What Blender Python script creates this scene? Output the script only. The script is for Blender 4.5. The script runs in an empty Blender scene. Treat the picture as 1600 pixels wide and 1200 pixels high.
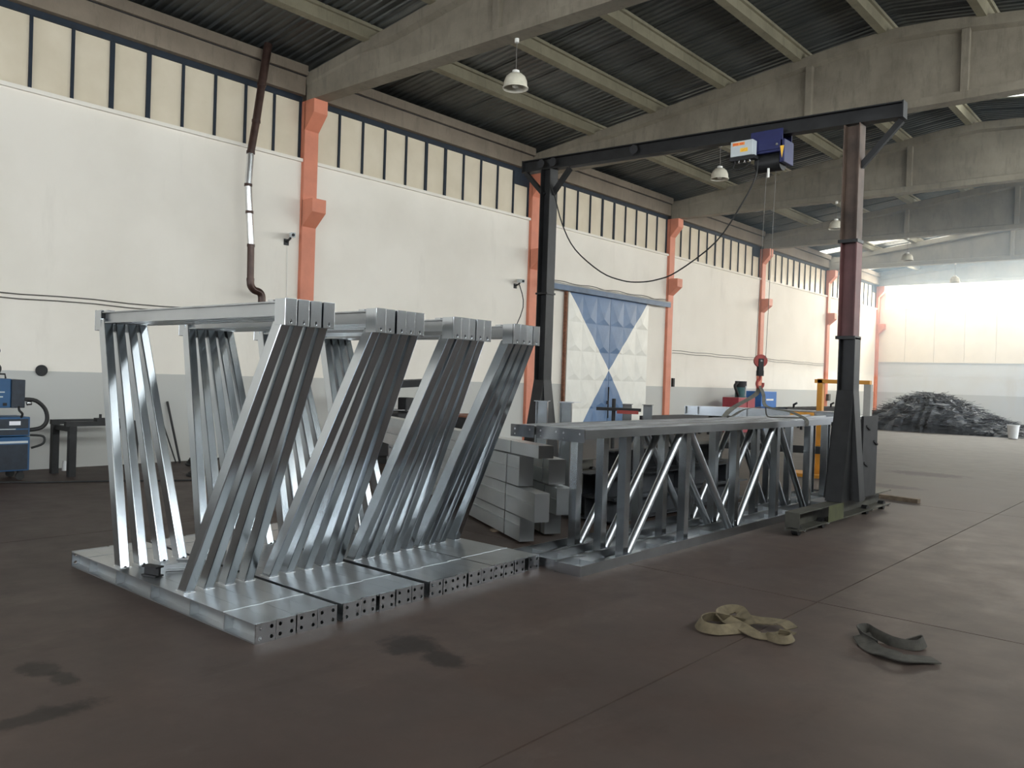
import bpy, bmesh, math, random
from mathutils import Vector, Matrix

random.seed(7)
S = bpy.context.scene
COL = S.collection
PI = math.pi

# ------------------------------------------------------------------ camera
cam_d = bpy.data.cameras.new('camera')
cam = bpy.data.objects.new('camera', cam_d)
COL.objects.link(cam)
yaw, pitch, roll = 0.7140, -0.00852, 0.03256
F = Vector((-math.sin(yaw) * math.cos(pitch), math.cos(yaw) * math.cos(pitch), math.sin(pitch)))
r0 = Vector((math.cos(yaw), math.sin(yaw), 0)); u0 = r0.cross(F)
R = r0 * math.cos(roll) + u0 * math.sin(roll)
U = u0 * math.cos(roll) - r0 * math.sin(roll)
cam.matrix_world = Matrix(((R.x, U.x, -F.x, 13.7436), (R.y, U.y, -F.y, 0.0), (R.z, U.z, -F.z, 1.65), (0, 0, 0, 1)))
cam_d.sensor_width = 36.0
cam_d.lens = 36.0 * 1294.8 / 1600.0
cam_d.clip_start = 0.05
cam_d.clip_end = 300
S.camera = cam

# ------------------------------------------------------------------ world, view
w = bpy.data.worlds.new('sky'); S.world = w; w.use_nodes = True
bg = w.node_tree.nodes['Background']
bg.inputs[0].default_value = (0.80, 0.89, 1.0, 1); bg.inputs[1].default_value = 5.0
S.view_settings.view_transform = 'Standard'
S.view_settings.look = 'None'
S.view_settings.gamma = 1.0
S.view_settings.use_curve_mapping = False
S.view_settings.exposure = 0.22

# ------------------------------------------------------------------ daylight at the openings, and an added last-bay lamp
def area(name, loc, direction, sx, sy, power, colour):
    l = bpy.data.lights.new(name, 'AREA'); l.shape = 'RECTANGLE'
    l.size = sx; l.size_y = sy; l.energy = power; l.color = colour
    o = bpy.data.objects.new(name, l); COL.objects.link(o)
    o.location = loc
    d = Vector(direction)
    z = -d.normalized()
    up = Vector((0, 0, 1)) if abs(z.z) < .9 else Vector((0, 1, 0))
    x = up.cross(z).normalized(); y = z.cross(x)
    o.rotation_euler = Matrix((x, y, z)).transposed().to_euler()
    return o
area('daylight_end_windows', (8.9, 44.75, 6.3), (0, -1, -.02), 17.0, 1.2, 2300, (1.0, 0.975, 0.92))
area('daylight_side_windows', (18.2, 16.5, 5.7), (-1, 0, -.05), 54.0, 1.9, 3000, (1.0, 0.97, 0.93))
area('daylight_rear_gate', (6.5, -12.2, 2.4), (0, 1, 0), 7.0, 4.6, 500, (0.95, 0.98, 1.0))
area('daylight_side_gate', (18.3, 37.5, 2.3), (-1, 0, 0), 6.0, 4.4, 350, (0.93, 0.97, 1.0))
area('fill_last_bay', (6.0, 41.0, 9.6), (0, 0, -1), 10.0, 4.0, 500, (1.0, 0.97, 0.90))  # added lamp above the roof, brightens the end wall

# ------------------------------------------------------------------ helpers
class MB:
    def __init__(s): s.v = []; s.f = []
    def add(s, vs, fs):
        n = len(s.v); s.v += [Vector(p) for p in vs]; s.f += [tuple(i + n for i in f) for f in fs]; return s
    def box(s, x0, x1, y0, y1, z0, z1):
        return s.add([(x0,y0,z0),(x1,y0,z0),(x1,y1,z0),(x0,y1,z0),(x0,y0,z1),(x1,y0,z1),(x1,y1,z1),(x0,y1,z1)],
                     [(0,3,2,1),(4,5,6,7),(0,1,5,4),(1,2,6,5),(2,3,7,6),(3,0,4,7)])
    def frame(s, p0, p1, up=(0,0,1)):
        p0 = Vector(p0); p1 = Vector(p1); t = (p1 - p0).normalized(); up = Vector(up)
        a = t.cross(up)
        if a.length < 1e-5: a = t.cross(Vector((1,0,0)))
        a.normalize(); b = a.cross(t)
        return p0, p1, a, b
    def ext(s, prof, p0, p1, up=(0,0,1), caps=True):
        p0, p1, a, b = s.frame(p0, p1, up); n = len(prof)
        vs = [p0 + a*x + b*y for x, y in prof] + [p1 + a*x + b*y for x, y in prof]
        fs = [(i, (i+1) % n, n + (i+1) % n, n + i) for i in range(n)]
        if caps: fs += [tuple(range(n))[::-1], tuple(range(n, 2*n))]
        return s.add(vs, fs)
    def bar(s, p0, p1, w_, h_, up=(0,0,1)):
        return s.ext([(-w_/2,-h_/2),(w_/2,-h_/2),(w_/2,h_/2),(-w_/2,h_/2)], p0, p1, up)
    def cyl(s, p0, p1, r, r1=None, n=12, caps=True):
        r1 = r if r1 is None else r1
        p0, p1, a, b = s.frame(p0, p1)
        cs = [(math.cos(2*PI*i/n), math.sin(2*PI*i/n)) for i in range(n)]
        vs = [p0 + (a*x + b*y)*r for x, y in cs] + [p1 + (a*x + b*y)*r1 for x, y in cs]
        fs = [(i, (i+1) % n, n + (i+1) % n, n + i) for i in range(n)]
        if caps: fs += [tuple(range(n))[::-1], tuple(range(n, 2*n))]
        return s.add(vs, fs)
    def tube(s, pts, r, n=8):
        pts = [Vector(p) for p in pts]; m = len(pts); rings = []
        a = None
        for i, p in enumerate(pts):
            t = (pts[min(i+1, m-1)] - pts[max(i-1, 0)]).normalized()
            if a is None:
                a = t.cross(Vector((0.13, 0.21, 1)));  a.normalize()
            a = (a - t*a.dot(t)).normalized(); b = t.cross(a)
            rings.append([p + (a*math.cos(2*PI*k/n) + b*math.sin(2*PI*k/n))*r for k in range(n)])
        vs = [q for g in rings for q in g]; fs = []
        for i in range(m-1):
            for k in range(n): fs.append((i*n+k, i*n+(k+1)%n, (i+1)*n+(k+1)%n, (i+1)*n+k))
        fs += [tuple(range(n))[::-1], tuple(range((m-1)*n, m*n))]
        return s.add(vs, fs)
    def lathe(s, prof, c, n=20):
        c = Vector(c); vs = []; fs = []
        for r, z in prof:
            for k in range(n): vs.append(c + Vector((r*math.cos(2*PI*k/n), r*math.sin(2*PI*k/n), z)))
        for i in range(len(prof)-1):
            for k in range(n): fs.append((i*n+k, i*n+(k+1)%n, (i+1)*n+(k+1)%n, (i+1)*n+k))
        return s.add(vs, fs)
    def plate(s, w_, h_, t, holes, origin, a, b, seg=10):
        """rectangular plate w_ x h_ (centred on origin, in plane a,b) of thickness t with round through-holes (u, v, ru, rv)"""
        a = Vector(a).normalized(); b = Vector(b).normalized(); nrm = a.cross(b); o = Vector(origin)
        bm = bmesh.new(); loops = [[(-w_/2,-h_/2),(w_/2,-h_/2),(w_/2,h_/2),(-w_/2,h_/2)]]
        for (u, v, ru, rv) in holes:
            loops.append([(u + ru*math.cos(2*PI*k/seg), v + rv*math.sin(2*PI*k/seg)) for k in range(seg)])
        edges = []; vl = []
        for L in loops:
            vv = [bm.verts.new((x, y, 0)) for x, y in L]; vl.append(vv)
            for i in range(len(vv)): edges.append(bm.edges.new((vv[i], vv[(i+1) % len(vv)])))
        bmesh.ops.triangle_fill(bm, use_beauty=True, use_dissolve=False, edges=edges)
        bm.verts.index_update()
        pts = [v.co.copy() for v in bm.verts]; tris = [tuple(v.index for v in f.verts) for f in bm.faces]
        n = len(pts)
        vs = [o + a*p.x + b*p.y - nrm*t/2 for p in pts] + [o + a*p.x + b*p.y + nrm*t/2 for p in pts]
        fs = [f[::-1] for f in tris] + [tuple(i+n for i in f) for f in tris]
        for vv in vl:
            ix = [v.index for v in vv]
            for i in range(len(ix)): fs.append((ix[i], ix[(i+1) % len(ix)], n+ix[(i+1) % len(ix)], n+ix[i]))
        bm.free()
        return s.add(vs, fs)
    def shear(s, k, z0=0.0):
        for p in s.v: p.y += k*(p.z - z0)
        return s
    def build(s, name, mat, parent=None, smooth=False, bevel=0.0, label=None):
        off = Vector((0,0,0)); q = parent
        while q is not None: off += q.location; q = q.parent
        me = bpy.data.meshes.new(name)
        me.from_pydata([p - off for p in s.v], [], s.f)
        bm = bmesh.new(); bm.from_mesh(me); bmesh.ops.recalc_face_normals(bm, faces=bm.faces); bm.to_mesh(me); bm.free()
        if smooth:
            me.polygons.foreach_set('use_smooth', [True]*len(me.polygons))
            try: me.set_sharp_from_angle(angle=math.radians(40))
            except Exception: pass
        me.materials.append(M[mat] if isinstance(mat, str) else mat)
        o = bpy.data.objects.new(name, me); COL.objects.link(o); o.parent = parent
        if bevel:
            b = o.modifiers.new('bevel', 'BEVEL'); b.width = bevel; b.segments = 2; b.limit_method = 'ANGLE'
        if label: o['label'] = label
        return o

def I_prof(w_, h_, tf, tw):
    a, b = w_/2, h_/2; t = tw/2
    return [(-a,-b),(a,-b),(a,-b+tf),(t,-b+tf),(t,b-tf),(a,b-tf),(a,b),(-a,b),(-a,b-tf),(-t,b-tf),(-t,-b+tf),(-a,-b+tf)]
def C_prof(w_, h_, t):   # web on the -x side
    a, b = w_/2, h_/2
    return [(-a,-b),(a,-b),(a,-b+t),(-a+t,-b+t),(-a+t,b-t),(a,b-t),(a,b),(-a,b)]

def tag(o, label, cat, group=None):
    o['label'] = label; o['category'] = cat
    if group: o['group'] = group
    return o
def thing(name, label, cat, loc=(0,0,0), group=None):
    o = bpy.data.objects.new(name, None); COL.objects.link(o); o.location = loc
    o.empty_display_size = .2
    return tag(o, label, cat, group)
def struct(o):
    o['kind'] = 'structure'; return o
ORD = ['first','second','third','fourth','fifth','sixth','seventh','eighth','ninth']

# ------------------------------------------------------------------ materials
M = {}
def newmat(name):
    m = bpy.data.materials.new(name); m.use_nodes = True; M[name] = m
    nt = m.node_tree; b = nt.nodes['Principled BSDF']
    return m, nt, b
def N(nt, typ, **kw):
    n = nt.nodes.new(typ)
    for k, v in kw.items():
        if k.startswith('i_'): n.inputs[k[2:]].default_value = v
        else: setattr(n, k, v)
    return n
def pos(nt, scale=(1,1,1)):
    g = N(nt, 'ShaderNodeNewGeometry'); mp = N(nt, 'ShaderNodeMapping'); mp.inputs['Scale'].default_value = scale
    nt.links.new(g.outputs['Position'], mp.inputs['Vector']); return mp.outputs['Vector']
def noise(nt, vec, scale, detail=4, rough=.55):
    n = N(nt, 'ShaderNodeTexNoise'); n.inputs['Scale'].default_value = scale; n.inputs['Detail'].default_value = detail
    n.inputs['Roughness'].default_value = rough; nt.links.new(vec, n.inputs['Vector']); return n.outputs['Fac']
def ramp(nt, fac, stops):
    r = N(nt, 'ShaderNodeValToRGB'); e = r.color_ramp.elements
    while len(e) < len(stops): e.new(.5)
    for i, (p, c) in enumerate(stops):
        e[i].position = p; e[i].color = (*c, 1) if len(c) == 3 else c
    nt.links.new(fac, r.inputs['Fac']); return r.outputs['Color']
def mixc(nt, fac, a, b, mode='MIX'):
    m = N(nt, 'ShaderNodeMix', data_type='RGBA', blend_type=mode)
    for sock, v in ((m.inputs[0], fac), (m.inputs[6], a), (m.inputs[7], b)):
        if hasattr(v, 'is_linked'): nt.links.new(v, sock)
        else: sock.default_value = v if not isinstance(v, tuple) else (*v, 1)[:4]
    return m.outputs[2]
def math_(nt, op, a, b=None, clamp=False):
    m = N(nt, 'ShaderNodeMath', operation=op, use_clamp=clamp)
    for i, v in enumerate((a, b)):
        if v is None: continue
        if hasattr(v, 'is_linked'): nt.links.new(v, m.inputs[i])
        else: m.inputs[i].default_value = v
    return m.outputs[0]
def bump(nt, b, h, dist, strength=.5):
    n = N(nt, 'ShaderNodeBump'); n.inputs['Distance'].default_value = dist; n.inputs['Strength'].default_value = strength
    nt.links.new(h, n.inputs['Height']); nt.links.new(n.outputs['Normal'], b.inputs['Normal'])
def simple(name, colour, rough=.5, metal=0.0, var=.15, scale=6.0, spec=.5):
    m, nt, b = newmat(name)
    f = noise(nt, pos(nt), scale, 5)
    dark = tuple(c*(1-var) for c in colour); light = tuple(min(1, c*(1+var)) for c in colour)
    nt.links.new(ramp(nt, f, [(.3, dark), (.7, light)]), b.inputs['Base Color'])
    b.inputs['Roughness'].default_value = rough; b.inputs['Metallic'].default_value = metal
    b.inputs['Specular IOR Level'].default_value = spec
    return m
def zpos(nt):
    g = N(nt, 'ShaderNodeNewGeometry'); s_ = N(nt, 'ShaderNodeSeparateXYZ'); nt.links.new(g.outputs['Position'], s_.inputs[0]); return s_.outputs

# wall paint: cream above, grey dado below 1.5 m, grime
def wallmat(name, upper, dado, h):
    m, nt, b = newmat(name)
    x, y, z = zpos(nt)
    n1 = noise(nt, pos(nt), .55, 6); n2 = noise(nt, pos(nt, (1, 1, .22)), 1.3, 6, .65); n3 = noise(nt, pos(nt), 9, 4)
    wob = math_(nt, 'ADD', z, math_(nt, 'MULTIPLY', math_(nt, 'SUBTRACT', n3, .5), .012))
    isd = math_(nt, 'LESS_THAN', wob, h)
    c = mixc(nt, isd, upper, dado)
    c = mixc(nt, ramp(nt, n1, [(.42, (0,0,0)), (.75, (.3,.3,.3))]), c, (.55,.50,.42), 'MIX')
    c = mixc(nt, ramp(nt, n2, [(.58, (0,0,0)), (.82, (.35,.35,.35))]), c, (.50,.46,.40), 'MIX')
    nt.links.new(c, b.inputs['Base Color']); b.inputs['Roughness'].default_value = .75
wallmat('wall_paint', (.82,.772,.70), (.50,.50,.48), 1.505)
wallmat('end_lower_paint', (.61,.64,.66), (.49,.52,.54), 1.50)
simple('end_panel', (.84,.78,.68), .6, 0, .05, 2)
simple('darkened_wall', (.16,.145,.125), .85, 0, .3, 1.5)  # right wall: unlit darkness put into the colour, cuts fill and reflections
simple('plain_plaster', (.72,.69,.62), .8, 0, .08, 1)

# floor
m, nt, b = newmat('floor_concrete')
p = pos(nt)
n1 = noise(nt, p, .35, 6, .6); n2 = noise(nt, p, 2.2, 7, .65); n3 = noise(nt, p, 30, 3); n4 = noise(nt, pos(nt, (1.6, .5, 1)), .9, 6, .7)
base = ramp(nt, n1, [(.32, (.050,.032,.026)), (.68, (.086,.060,.050))])
base = mixc(nt, ramp(nt, n2, [(.35, (0,0,0)), (.75, (.6,.6,.6))]), base, (.060,.050,.045), 'MIX')
base = mixc(nt, ramp(nt, n4, [(.56, (0,0,0)), (.76, (.7,.7,.7))]), base, (.026,.018,.015), 'MIX')
n5 = noise(nt, pos(nt, (1, .4, 1)), 1.7, 7, .72)
base = mixc(nt, ramp(nt, n5, [(.57, (0,0,0)), (.78, (.6,.6,.6))]), base, (.125,.10,.086), 'MIX')
# base colour blends from brown to lighter grey towards the far end
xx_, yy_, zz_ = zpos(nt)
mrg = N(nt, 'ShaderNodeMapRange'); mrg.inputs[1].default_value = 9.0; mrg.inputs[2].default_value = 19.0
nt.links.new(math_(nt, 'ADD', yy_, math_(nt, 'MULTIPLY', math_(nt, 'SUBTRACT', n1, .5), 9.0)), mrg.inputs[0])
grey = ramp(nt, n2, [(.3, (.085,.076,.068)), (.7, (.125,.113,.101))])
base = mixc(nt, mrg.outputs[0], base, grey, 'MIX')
# oil / water stains with their own outlines
def stain(cx, cy, rx, ry, edge=.35):
    x, y, z = zpos(nt)
    dx = math_(nt, 'DIVIDE', math_(nt, 'SUBTRACT', x, cx), rx); dy = math_(nt, 'DIVIDE', math_(nt, 'SUBTRACT', y, cy), ry)
    d = math_(nt, 'SQRT', math_(nt, 'ADD', math_(nt, 'MULTIPLY', dx, dx), math_(nt, 'MULTIPLY', dy, dy)))
    d = math_(nt, 'ADD', d, math_(nt, 'MULTIPLY', math_(nt, 'SUBTRACT', noise(nt, p, 7, 5, .7), .5), 1.9))
    mr = N(nt, 'ShaderNodeMapRange'); mr.inputs[1].default_value = 1.0; mr.inputs[2].default_value = 1.0 - edge
    nt.links.new(d, mr.inputs[0]); return mr.outputs[0]
for (cx, cy, rx, ry) in [(10.02,3.42,.20,.20),(10.34,3.40,.20,.13),(8.95,1.72,.16,.10),(9.2,1.76,.14,.07),(9.25,17.7,.8,.5),(9.3,14.9,.7,.35),(9.6,1.5,.1,.3)]:
    base = mixc(nt, math_(nt, 'MULTIPLY', stain(cx, cy, rx, ry), .78), base, (.020,.016,.014), 'MIX')
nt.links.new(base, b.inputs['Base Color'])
rg = ramp(nt, n2, [(.25, (.48,)*3), (.75, (.64,)*3)])
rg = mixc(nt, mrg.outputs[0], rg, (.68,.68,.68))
nt.links.new(rg, b.inputs['Roughness'])
b.inputs['Specular IOR Level'].default_value = .30
bump(nt, b, n2, .003, .2)

# concrete
def concrete(name, dark, light):
    m, nt, b = newmat(name)
    p = pos(nt); n1 = noise(nt, p, 1.1, 6, .65); n2 = noise(nt, pos(nt, (3,3,.6)), 2.4, 6, .7); n3 = noise(nt, p, 25, 3)
    c = ramp(nt, n1, [(.3, dark), (.7, light)])
    c = mixc(nt, ramp(nt, n2, [(.52, (0,0,0)), (.75, (.55,.55,.55))]), c, tuple(d*.62 for d in dark), 'MIX')
    nt.links.new(c, b.inputs['Base Color']); b.inputs['Roughness'].default_value = .85
    bump(nt, b, math_(nt, 'ADD', n3, n2), .006, .5)
concrete('concrete', (.18,.155,.118), (.29,.255,.198))
concrete('gutter_concrete', (.185,.148,.112), (.26,.212,.162))
concrete('purlin_concrete', (.20,.178,.122), (.30,.268,.187))
concrete('old_concrete', (.33,.32,.30), (.42,.41,.39))

simple('orange_paint', (.62,.215,.13), .55, 0, .10, 2.5)
simple('navy_paint', (.007,.015,.028), .75, 0, .25, 8)
simple('rail_blue', (.065,.12,.21), .5, 0, .2, 4)
simple('rust', (.20,.085,.05), .85, .1, .5, 20)
simple('black_steel', (.017,.017,.018), .5, .3, .35, 5)
simple('black_matt', (.016,.016,.018), .7, 0, .3, 9)
simple('primer_red', (.125,.052,.052), .6, 0, .2, 4)
simple('primer_brown', (.085,.056,.042), .65, 0, .45, 3)
simple('olive_steel', (.05,.048,.038), .55, .2, .4, 6)
simple('white_paint', (.75,.74,.70), .5, 0, .06, 5)
simple('ivory_enamel', (.62,.58,.48), .4, 0, .12, 9)
simple('hoist_blue', (.012,.016,.085), .45, 0, .15, 8)
simple('box_grey', (.52,.56,.58), .45, 0, .05, 8)
simple('sticker_orange', (.90,.33,.06), .5, 0, .05, 30)
simple('sticker_red', (.75,.08,.03), .5, 0, .05, 30)
simple('sticker_yellow', (.90,.52,.05), .5, 0, .05, 30)
simple('welder_blue', (.018,.080,.19), .45, 0, .1, 6)
simple('welder_dark', (.015,.022,.035), .5, 0, .3, 10)
simple('hook_red', (.30,.04,.032), .45, 0, .2, 20)
simple('machine_red', (.30,.03,.045), .5, 0, .2, 5)
simple('olive_patch', (.055,.06,.02), .6, 0, .3, 9)
simple('machine_green', (.03,.11,.12), .5, 0, .2, 8)
simple('machine_blue', (.03,.14,.42), .5, 0, .1, 5)
simple('yellow_paint', (.62,.27,.03), .5, 0, .15, 5)
simple('webbing_tan', (.125,.098,.058), .9, 0, .3, 14)
simple('webbing_dark', (.045,.041,.034), .85, 0, .4, 14)
simple('webbing_grey', (.12,.115,.10), .85, 0, .25, 14)
simple('rubber', (.014,.014,.014), .6, 0, .2, 20)
simple('cable_grey', (.12,.11,.10), .6, 0, .1, 20)
simple('chrome', (.75,.76,.78), .22, 1.0, .05, 8)
simple('flue_brown', (.055,.030,.024), .35, .4, .3, 8)
simple('scrap_steel', (.085,.092,.104), .6, .4, .5, 3)  # bluish lift puts the haze over the heap into the colour
simple('bucket_white', (.75,.76,.76), .5, 0, .05, 6)
simple('paper', (.78,.78,.84), .8, 0, .03, 6)
simple('timber', (.16,.12,.085), .85, 0, .3, 12)
simple('glass_bulb', (.85,.83,.75), .12, 0, .02, 5)

# galvanised steel
def galv(name, lo, hi, r0_, r1_, metal=.92):
    m, nt, b = newmat(name)
    n1 = noise(nt, pos(nt), 1.6, 3, .5); n2 = noise(nt, pos(nt), 3.1, 2, .5)
    nt.links.new(ramp(nt, n1, [(.3, lo), (.7, hi)]), b.inputs['Base Color'])
    b.inputs['Roughness'].default_value = r0_
    b.inputs['Metallic'].default_value = metal
galv('galvanised', (.44,.47,.50), (.60,.635,.67), .20, .36, 1.0)
galv('galvanised_tube', (.50,.53,.56), (.62,.65,.68), .36, .4, 1.0)
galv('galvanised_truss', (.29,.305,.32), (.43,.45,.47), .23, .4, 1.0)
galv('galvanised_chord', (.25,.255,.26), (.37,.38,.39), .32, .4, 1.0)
galv('galvanised_pile', (.44,.465,.47), (.58,.60,.60), .34, .4, .65)
galv('galvanised_dull', (.36,.375,.39), (.50,.52,.535), .30, .44)
galv('galvanised_plate', (.50,.52,.55), (.62,.64,.67), .22, .32, 1.0)

# roof sheeting
m, nt, b = newmat('roof_sheet')
p = pos(nt); n1 = noise(nt, p, .9, 4); 
nt.links.new(ramp(nt, n1, [(.3, (.085,.092,.09)), (.7, (.15,.158,.153))]), b.inputs['Base Color'])
b.inputs['Metallic'].default_value = .55; b.inputs['Roughness'].default_value = .42
# translucent roof sheet
m, nt, b = newmat('skylight_sheet')
tr = N(nt, 'ShaderNodeBsdfTranslucent'); tr.inputs[0].default_value = (.85,.82,.72,1)
df = N(nt, 'ShaderNodeBsdfDiffuse'); df.inputs[0].default_value = (.7,.7,.66,1)
tp = N(nt, 'ShaderNodeBsdfTransparent'); tp.inputs[0].default_value = (.95,.93,.86,1)
mx = N(nt, 'ShaderNodeMixShader'); mx.inputs[0].default_value = .35
nt.links.new(tr.outputs[0], mx.inputs[1]); nt.links.new(tp.outputs[0], mx.inputs[2])
nt.links.new(mx.outputs[0], nt.nodes['Material Output'].inputs[0])
# painted-over panes of the side wall
m, nt, b = newmat('cream_pane')
p = pos(nt); n1 = noise(nt, p, 1.4, 5)
nt.links.new(ramp(nt, n1, [(.3, (.64,.56,.43)), (.7, (.73,.65,.52))]), b.inputs['Base Color'])
b.inputs['Roughness'].default_value = .28; b.inputs['Specular IOR Level'].default_value = .35
# clear glass
m, nt, b = newmat('clear_glass')
t = N(nt, 'ShaderNodeBsdfTransparent'); t.inputs[0].default_value = (.95,.97,.96,1)
g = N(nt, 'ShaderNodeBsdfGlossy'); g.inputs[1].default_value = .05
mx = N(nt, 'ShaderNodeMixShader'); mx.inputs[0].default_value = .06
nt.links.new(t.outputs[0], mx.inputs[1]); nt.links.new(g.outputs[0], mx.inputs[2])
nt.links.new(mx.outputs[0], nt.nodes['Material Output'].inputs[0])
# two-colour door paint: blue hourglass on white, flat paint
m, nt, b = newmat('door_paint')
x, y, z = zpos(nt)
dy = math_(nt, 'ABSOLUTE', math_(nt, 'SUBTRACT', y, 20.05)); dz = math_(nt, 'SUBTRACT', z, 1.93)
up = math_(nt, 'LESS_THAN', dy, math_(nt, 'MULTIPLY', dz, .945)); dn = math_(nt, 'LESS_THAN', dy, math_(nt, 'MULTIPLY', dz, -.82))
isb = math_(nt, 'ADD', up, dn, True)
n1 = noise(nt, pos(nt), 3, 4)
wh = ramp(nt, n1, [(.3, (.70,.685,.63)), (.7, (.78,.765,.71))]); bl = ramp(nt, n1, [(.3, (.055,.125,.25)), (.7, (.08,.165,.32))])
nt.links.new(mixc(nt, isb, wh, bl), b.inputs['Base Color']); b.inputs['Roughness'].default_value = .45

# ================================================================== THE HALL
Y0, Y1 = -11.35, 44.32          # rear wall, end wall
W = 17.6                        # width of the hall
BAY = 6.92
CY = [9.41 + BAY*i for i in range(-3, 6)]   # columns
SILL, WTOP = 5.73, 6.95
APEX = 8.8
def ztop(x):
    x = min(x, W - x)
    return 7.36 + .1255*min(x, 7.9) + (0.06*(1-((8.8-min(max(x,7.9),8.8))/.9)**2) if x > 7.9 else 0)

# ---- floor: slabs with open joints
m_ = MB().box(-.3, W+.3, Y0-.3, Y1+.3, -.25, -.014)
floor = struct(m_.build('floor', 'old_concrete'))
xs = [-.0, 5.4, 11.4, W]
ys = [Y0, -6.55, -.07, 6.36, 12.84, 19.32, 25.8, 32.3, 38.7, Y1]
for i in range(3):
    for j in range(len(ys)-1):
        g = .006
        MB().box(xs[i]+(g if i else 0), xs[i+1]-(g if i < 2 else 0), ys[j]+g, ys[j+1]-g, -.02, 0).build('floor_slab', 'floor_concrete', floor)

# ---- left wall
m_ = MB().box(-.3, 0, Y0-.3, Y1+.3, 0, SILL).box(-.4, -.3, Y0-.3, Y1+.3, SILL-.3, 7.62).box(-.3, 0, Y0-.3, CY[1]+.32, SILL, 7.5)
wl = struct(m_.build('wall_left', 'wall_paint'))
# windows of the left wall
BAYTXT = ['in the nearest bay at the left', 'between the first and second orange pillars', 'between the second and third orange pillars',
          'between the third and fourth orange pillars', 'between the fourth and fifth orange pillars', 'in the last bay before the end wall']
for k in range(-1, 6):
    y0 = CY[k+2] + .32
    y1 = CY[k+3] if k+3 < len(CY) else Y1
    win = MB().box(-.12, -.03, y0, y1, WTOP-.10, WTOP).build('window_%d' % (k+2), 'navy_paint'); struct(win)
    pw = (y1 - y0)/11
    for i in range(12):
        t = .035 if i in (5, 6) else .022
        yy = y0 + pw*i
        a = max(y0, yy - t); c_ = min(y1, yy + t)
        if i == 0: a, c_ = y0, y0 + .035
        if i == 11: a, c_ = y1 - .045, y1
        MB().box(-.115, -.035, a, c_, SILL, WTOP-.10).build('mullion', 'navy_paint', win)
    for i in range(11):
        top = WTOP - .10
        if i == 10 and k in (1, 3, 5): top = WTOP - .42
        MB().box(-.085, -.07, y0 + pw*i + .002, y0 + pw*(i+1) - .002, SILL, top).build('pane', 'cream_pane', win)
        if top < WTOP - .2:
            MB().box(-.11, -.03, y0 + pw*i, y0 + pw*(i+1), top, WTOP-.10).build('transom_panel', 'navy_paint', win)
    MB().box(-.2, .055, y0, y1, SILL-.05, SILL+.012).build('window_sill', 'wall_paint', win)
    MB().box(-.2, -.12, y0, y1, SILL, WTOP).build('blind_board', 'black_matt', win)

# ---- end wall : lower band, cladding panels, window band, gable
we = struct(MB().box(-.3, W+.3, Y1, Y1+.3, 0, 3.0).build('wall_back', 'end_lower_paint'))
MB().box(0, W, Y1-.03, Y1+.02, 2.985, 3.02).build('ledge', 'box_grey', we)
MB().box(-.3, W+.3, Y1+.05, Y1+.3, 3.0, SILL).build('panel_backing', 'plain_plaster', we)
x = 0.0
while x < W - .1:
    MB().box(x+.006, min(W, x+1.34)-.006, Y1, Y1+.06, 3.03, SILL).build('cladding_panel', 'end_panel', we)
    x += 1.34
MB().box(-.3, W+.3, Y1, Y1+.3, 6.92, 8.9).build('gable', 'plain_plaster', we)
MB().box(-.3, .36, Y1, Y1+.3, SILL, 6.92).build('corner_pier', 'end_panel', we)
ww = struct(MB().box(.36, W-.36, Y1+.08, Y1+.16, 6.85, 6.92).build('window_20', 'navy_paint'))
nx = 26
for i in range(nx+1):
    xx = .36 + (W-.72)*i/nx
    MB().box(max(.36, xx-.015), min(W-.36, xx+.015), Y1+.09, Y1+.15, SILL, 6.85).build('mullion', 'white_paint', ww)
    if i < nx: MB().box(xx+.004, xx+(W-.72)/nx-.004, Y1+.115, Y1+.122, SILL, 6.85).build('pane', 'clear_glass', ww)

# ---- right wall (behind the camera's right shoulder) with its window band and side gate
GY0, GY1 = 34.5, 40.5
wr = struct(MB().box(W, W+.3, Y0-.3, GY0, 0, 4.75).box(W, W+.3, GY1, Y1+.3, 0, 4.75).box(W, W+.3, GY0, GY1, 4.5, 4.75).build('wall_right', 'darkened_wall'))
MB().box(W, W+.3, Y0-.3, Y1+.3, 6.75, 7.6).build('lintel', 'concrete', wr)
wn = struct(MB().box(W+.08, W+.16, Y0, Y1, 6.68, 6.75).build('window_30', 'navy_paint'))
for i in range(28):
    yy = Y0 + (Y1-Y0)*i/28
    MB().box(W+.09, W+.15, yy-.03, yy+.03, 4.75, 6.68).build('mullion', 'navy_paint', wn)
    MB().box(W+.117, W+.123, yy+.03, yy+(Y1-Y0)/28-.03, 4.75, 6.68).build('pane', 'clear_glass', wn)
# ---- rear wall with a big open gate
wb = struct(MB().box(-.3, 3.0, Y0-.3, Y0, 0, 8.9).box(10.0, W+.3, Y0-.3, Y0, 0, 8.9).box(3.0, 10.0, Y0-.3, Y0, 4.7, 8.9).build('wall_front', 'wall_paint'))

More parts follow.
